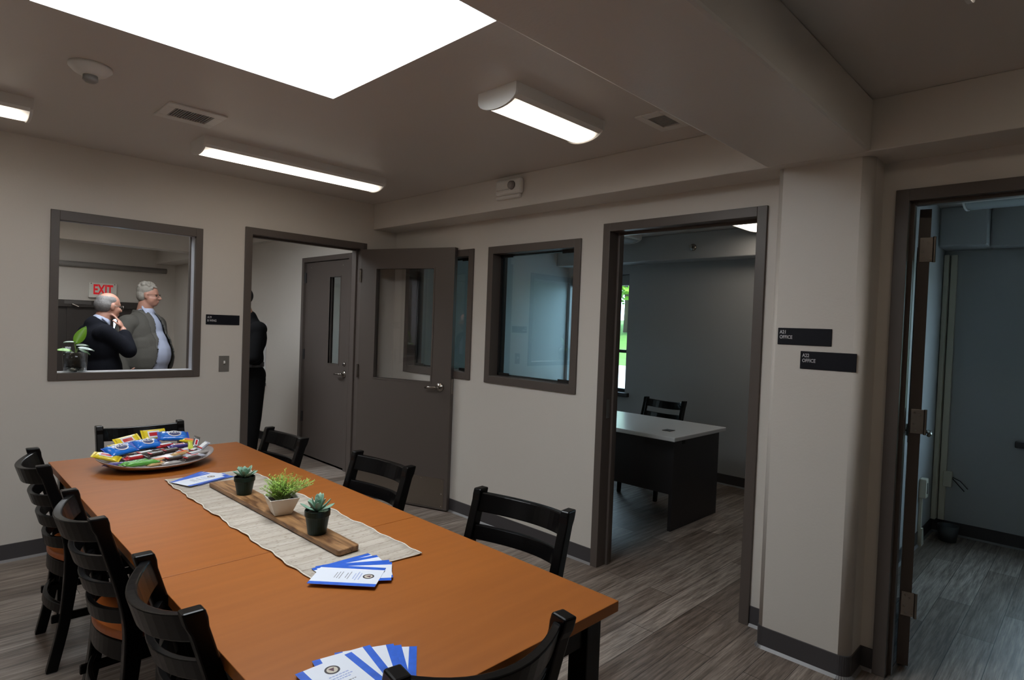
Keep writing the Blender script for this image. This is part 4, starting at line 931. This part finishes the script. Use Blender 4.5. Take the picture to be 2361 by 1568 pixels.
# --- man in grey jacket (local +x is forward)
r = thing('person', (-1.435, 2.18, 0), 'man in open grey jacket and pale blue shirt, seen through the pass-through window', 'person', R(-50))
mb = MB(); Mh = head(mb, (.030, 0, 1.680), .93, (cos(R(24)), sin(R(24)), .0), 1.18)
mb.cap((-.02, 0, 1.46), .075, (.005, 0, 1.60), .068, 16).cap((-.02, 0, 1.0), .12, (-.03, 0, 1.36), .10, 16)
for s in (-1, 1):
    mb.cap((-.02, s*.19, 1.40), .055, (-.05, s*.27, 1.12), .042, 12).cap((-.05, s*.27, 1.12), .042, (.03, s*.27, .87), .030, 12).cap((-.01, s*.10, .93), .085, (0, s*.12, .50), .06, 12).cap((0, s*.12, .50), .055, (-.02, s*.13, .09), .04, 12)
    hand(mb, (.03, s*.27, .85), (.15, 0, -1), (.3, -s, 0), s, .35)
bake(mb, 'body', SKIN, r, .0075, 4)
face_bits(r, Mh, mat('glasses_dark', (.03, .025, .02), .3, bump=.01))
mb = MB().ell((-.022, 0, .060), (.096, .082, .080), 18, 12, Mh).ell((-.055, 0, .0), (.062, .083, .075), 16, 10, Mh)
random.seed(9)
for i in range(26):
    a_ = random.uniform(-1.5, 1.5); t_ = random.uniform(.2, 1.45); p = Mh @ V((-.02+.085*cos(t_)*cos(a_*.9+(pi if i % 2 else 0)), .072*sin(a_)*cos(t_*.6), .062+.082*sin(t_))); mb.ell(tuple(p), (.02, .016, .013), 8, 6)
bake(mb, 'hair', HAIRG, r, .007, 2, cut=lambda c_: (Mh.inverted() @ c_).x > .052 and (Mh.inverted() @ c_).z < .085 or ((Mh.inverted() @ c_).x > .01 and (Mh.inverted() @ c_).z < .03) or (Mh.inverted() @ c_).z < -.055)
mb = MB().ell((.010, 0, 1.32), (.132, .19, .20)).ell((.025, 0, 1.20), (.175, .20, .18)).ell((.055, 0, 1.10), (.185, .205, .21)).ell((.04, 0, .97), (.165, .19, .12)).cap((-.01, 0, 1.42), .09, (.0, 0, 1.52), .078)
bake(mb, 'shirt', SHIRT, r, .011, 6)
mb = MB()
for s in (-1, 1): mb.add([(.06, s*.01, 1.535), (.085, s*.018, 1.47), (.07, s*.075, 1.485), (.02, s*.085, 1.555), (.01, s*.07, 1.575)], [(0, 1, 2, 3, 4)])
o = mb.build('collar', SHIRT, r); q = o.modifiers.new('s', 'SOLIDIFY'); q.thickness = .006
def opening(z): return .040+.055*max(0, min(1, (1.52-z)/.35))+.055*max(0, min(1, (1.25-z)/.30))
mb = MB().ell((-.01, 0, 1.29), (.178, .235, .24)).ell((.008, 0, 1.18), (.218, .240, .20)).ell((.018, 0, 1.07), (.246, .240, .27)).cap((-.03, 0, 1.40), .12, (-.03, 0, 1.49), .09).ell((-.02, 0, .88), (.20, .235, .16))
for s in (-1, 1): mb.ell((-.03, s*.19, 1.395), (.095, .095, .085)).cap((-.03, s*.225, 1.37), .078, (-.06, s*.295, 1.12), .066).cap((-.06, s*.295, 1.12), .066, (.02, s*.285, .88), .052)
jk = bake(mb, 'jacket', GREYJ, r, .0075, 10, cut=lambda c_: (c_.x > .02 and abs(c_.y) < opening(c_.z)) or c_.z < .80 or c_.z > 1.53, solid=.008)
me = jk.data; bb = bmesh.new(); bb.from_mesh(me); bmesh.ops.delete(bb, geom=[f for f in bb.faces if not (f.calc_center_median().x > .0 and opening(f.calc_center_median().z)-.01 < abs(f.calc_center_median().y) < opening(f.calc_center_median().z)+.055*min(1, max(.15, (f.calc_center_median().z-1.10)/.3)) and f.calc_center_median().z > 1.12)], context='FACES')
for v in bb.verts: v.co += v.normal*.012
ml = bpy.data.meshes.new('lapel'); bb.to_mesh(ml); bb.free(); ml.polygons.foreach_set('use_smooth', [True]*len(ml.polygons)); lo = bpy.data.objects.new('lapel', ml); COL.objects.link(lo); lo.parent = jk
ml.materials.clear(); ml.materials.append(mat('grey_lapel', (.085, .08, .07), .85, bump=.4, bs=250)); q = lo.modifiers.new('s', 'SOLIDIFY'); q.thickness = .006
for z in (1.16, 1.03, .92): MB().ell((.235, -opening(z)-.025, z), (.008, .008, .008)).build('button', SHOE, jk, smooth=True)
mb = MB().ell((.01, 0, .94), (.175, .195, .13))
for s in (-1, 1): mb.cap((-.01, s*.10, .90), .105, (0, s*.12, .50), .082).cap((0, s*.12, .50), .08, (-.02, s*.13, .08), .062)
tr_ = bake(mb, 'trousers', TROU, r, .012, 5)
MB().loft([[(x*1.0+.015, y, z) for x, y in [(.182*cos(2*pi*i/28), .203*sin(2*pi*i/28)) for i in range(28)]] for z in (.955, .99)]).build('belt', SHOE, r)
shoes(r, [(0, .13, R(6)), (0, -.13, R(-6))])
# --- man in dark suit, hand at his mouth
r = thing('person', (-1.950, 1.38, 0), 'man in dark suit holding his hand to his mouth, behind the sill plant', 'person', R(6))
mb = MB(); Mh = head(mb, (.045, 0, 1.553), .93, (cos(R(12)), sin(R(12)), -.10), 1.05)
mb.cap((-.03, 0, 1.36), .066, (.01, 0, 1.47), .060, 16).cap((-.02, 0, .95), .10, (-.03, 0, 1.26), .09, 16)
SH, EL, WR = V((-.03, -.19, 1.335)), V((.125, -.225, 1.19)), V((.118, -.105, 1.362))
mb.cap(SH, .05, EL, .042, 12).cap(EL, .040, WR, .027, 12)
hand(mb, WR, (-.22, .42, .88), (-.75, .50, -.15), 1, .55)
SH2, EL2, WR2 = V((-.03, .19, 1.33)), V((.0, .24, 1.06)), V((.15, .10, .98))
mb.cap(SH2, .05, EL2, .04, 12).cap(EL2, .04, WR2, .028, 12); hand(mb, WR2, (.7, -.7, .1), (0, 0, 1), 1, .5)
for s in (-1, 1): mb.cap((-.08, s*.10, .88), .08, (-.02, s*.11, .48), .058, 12).cap((-.02, s*.11, .48), .055, (-.06, s*.12, .09), .038, 12)
bake(mb, 'body', SKIN, r, .0075, 4)
face_bits(r, Mh, mat('glasses_steel', (.4, .38, .35), .3, .8, bump=.01))
mb = MB().ell((-.045, 0, .010), (.072, .084, .078), 18, 12, Mh).ell((-.02, 0, .045), (.088, .080, .066), 18, 12, Mh)
bake(mb, 'hair', HAIRD, r, .007, 2, cut=lambda c_: (Mh.inverted() @ c_).z > .085 or (Mh.inverted() @ c_).x > .035 or ((Mh.inverted() @ c_).x > -.005 and (Mh.inverted() @ c_).z < .02) or (Mh.inverted() @ c_).z < -.055)
mb = MB().ell((-.01, 0, 1.20), (.12, .18, .20)).cap((-.03, 0, 1.33), .08, (-.01, 0, 1.425), .072); bake(mb, 'shirt', SHIRT, r, .011, 5)
mb = MB().ell((-.025, 0, 1.22), (.140, .215, .20)).ell((-.01, 0, 1.00), (.150, .215, .24)).cap((-.045, 0, 1.32), .10, (-.045, 0, 1.385), .080).ell((-.01, 0, .84), (.15, .20, .12))
mb.ell(tuple(SH+V((.0, .03, -.015))), (.080, .075, .072)).cap(SH, .060, EL, .052).cap(EL, .056, EL.lerp(WR, .72), .045)
mb.ell(tuple(SH2+V((.0, -.02, -.01))), (.09, .085, .08)).cap(SH2, .068, EL2, .060).cap(EL2, .062, EL2.lerp(WR2, .85), .05)
bake(mb, 'jacket', NAVYJ, r, .012, 5, cut=lambda c_: (c_.x > .0 and abs(c_.y) < .03+.03*max(0, min(1, (1.42-c_.z)/.2)) and c_.z > 1.12 and c_.z < 1.6) or c_.z < .78, solid=.008)
mb = MB()
for s in (-1, 1): mb.add([(.035, s*.012, 1.425), (.065, s*.02, 1.36), (.045, s*.07, 1.375), (-.01, s*.085, 1.435), (-.03, s*.075, 1.455)], [(0, 1, 2, 3, 4)])
o = mb.build('collar', SHIRT, r); q = o.modifiers.new('s', 'SOLIDIFY'); q.thickness = .006
mb = MB().ell((-.06, 0, .90), (.16, .18, .13))
for s in (-1, 1): mb.cap((-.08, s*.10, .86), .10, (-.02, s*.11, .48), .08).cap((-.02, s*.11, .48), .078, (-.06, s*.12, .08), .06)
bake(mb, 'trousers', NAVYJ, r, .012, 5); shoes(r, [(-.04, .12, R(6)), (-.04, -.12, R(-6))])
# --- person in black beyond the doorway (facing -x)
r = thing('person', (-.725, 1.42, 0), 'person in black clothes seen from behind, half hidden by the hallway door frame', 'person', R(176))
mb = MB(); Mh = head(mb, (.085, 0, 1.675), 1.02, (1, 0, -.05))
mb.cap((-.01, 0, 1.45), .064, (.05, 0, 1.60), .060, 16).cap((-.03, 0, .98), .11, (-.02, 0, 1.38), .12, 16)
for s in (-1, 1):
    mb.cap((-.03, s*.19, 1.40), .05, (.02, s*.24, 1.12), .04, 12).cap((.02, s*.24, 1.12), .04, (.20, s*.14, 1.06), .028, 12); hand(mb, (.21, s*.13, 1.06), (.9, -s*.4, 0), (0, 0, 1), s, .5)
    mb.cap((-.03, s*.10, .90), .08, (-.03, s*.10, .50), .056, 12).cap((-.03, s*.10, .50), .054, (.01, s*.10, .09), .04, 12)
bake(mb, 'body', SKIND, r, .0085, 4); face_bits(r, Mh, mat('glasses_dark', (.03, .025, .02), .3))
mb = MB().ell((-.03, 0, .035), (.088, .084, .088), 18, 12, Mh); bake(mb, 'hair', mat('black_hair', (.008, .007, .007), .7, bump=.5), r, .008, 2, cut=lambda c_: (Mh.inverted() @ c_).x > .03 and (Mh.inverted() @ c_).z < .07)
mb = MB().ell((-.02, 0, 1.30), (.145, .215, .20)).ell((-.015, 0, 1.10), (.125, .19, .18)).cap((-.02, 0, 1.42), .095, (-.0, 0, 1.50), .075)
for s in (-1, 1): mb.ell((-.03, s*.18, 1.39), (.085, .085, .08)).cap((-.035, s*.19, 1.40), .068, (.02, s*.245, 1.12), .055).cap((.02, s*.245, 1.12), .055, (.17, s*.16, 1.065), .040)
bake(mb, 'shirt', BLK, r, .012, 5)
MB().loft([[(x-.012, y, z) for x, y in [(.135*cos(2*pi*i/28), .175*sin(2*pi*i/28)) for i in range(28)]] for z in (1.02, 1.065)]).build('belt', mat('belt_black', (.012, .012, .014), .35, bump=.05), r)
MB().box(-.10, -.04, -.19, -.165, 1.00, 1.075).build('belt_pouch', mat('belt_black', (.012, .012, .014), .35, bump=.05), r, bevel=.006)
mb = MB().ell((-.035, 0, .93), (.135, .175, .13))
for s in (-1, 1): mb.cap((-.045, s*.09, .90), .10, (-.035, s*.10, .50), .075).cap((-.035, s*.10, .50), .073, (.0, s*.10, .06), .058)
bake(mb, 'trousers', BLK, r, .012, 5); shoes(r, [(.01, .10, 0), (.01, -.10, 0)])
# dark slanted panel seen low at the right end of the pass-through
# ---------------------------------------------------------------- outdoors beyond the office windows
LAWN = mat('lawn_green', (.10, .24, .035), .9, var=.35, vs_=3, bump=.5, bs=30)
mb = MB(); xs = [(23, -.3), (26, -.1), (32, .9), (40, 2.0), (70, 3.0)]
mb.loft([[(x, y, z) for x, z in xs]+[(70, y, -1), (23, y, -1)] for y in (-70, 80)])
o = tag(mb.build('lawn', LAWN), 'green grass bank beyond the paving outside the office windows', 'lawn', kind='stuff')
o = bx(2.86, 23, -70, 80, -.5, -.3).build('ground', mat('concrete_path', (.50, .50, .49), .8, bump=.2)); struct(o, 'pale paving outside the office windows', 'ground')
LEAFM = mat('tree_leaf', (.20, .42, .04), .6, var=.5, vs_=2.5, bump=.05)
def tree(x, y, h, rr, label, seed):
    random.seed(seed); r = thing('tree', (x, y, 1.38), label, 'tree', 0, 'trees on the lawn')
    t = MB().tube([(0, 0, 0), (.1, .05, h*.3), (-.05, .1, h*.55), (0, 0, h*.8)], [.22, .18, .14, .06], 10)
    for k in range(6):
        a_ = k*1.05; t.tube([(0, .05, h*(.35+.05*k)), (cos(a_)*rr*.4, sin(a_)*rr*.4, h*(.5+.05*k)), (cos(a_)*rr*.7, sin(a_)*rr*.7, h*(.6+.05*k))], [.09, .06, .03], 6)
    t.build('trunk', mat('tree_bark', (.08, .06, .045), .9, bump=.6, bs=20), r, smooth=True)
    m_ = MB()
    for i in range(3600):
        a_ = random.uniform(0, 2*pi); el = random.uniform(-.9, 1.5); q = random.uniform(.45, 1)**.5
        c_ = V((cos(a_)*cos(el)*rr*q, sin(a_)*cos(el)*rr*q, h*.62+sin(el)*h*.42*q)); u_ = V((random.uniform(-1, 1), random.uniform(-1, 1), random.uniform(-.6, .6))).normalized(); w_ = u_.orthogonal().normalized(); s_ = random.uniform(.20, .42)
        m_.add([tuple(c_-u_*s_), tuple(c_+w_*s_*.5), tuple(c_+u_*s_), tuple(c_-w_*s_*.5)], [(0, 1, 2, 3)])
    m_.build('foliage', LEAFM, r)
tree(35.0, 21.0, 7.4, 5.5, 'leafy green tree seen in the strip of window behind the office desk', 1)
tree(37.0, 33.0, 8.0, 5.0, 'leafy tree farther along the grass bank', 2)
tree(34.0, -8.0, 7.5, 5.0, 'leafy tree outside the right office', 3)
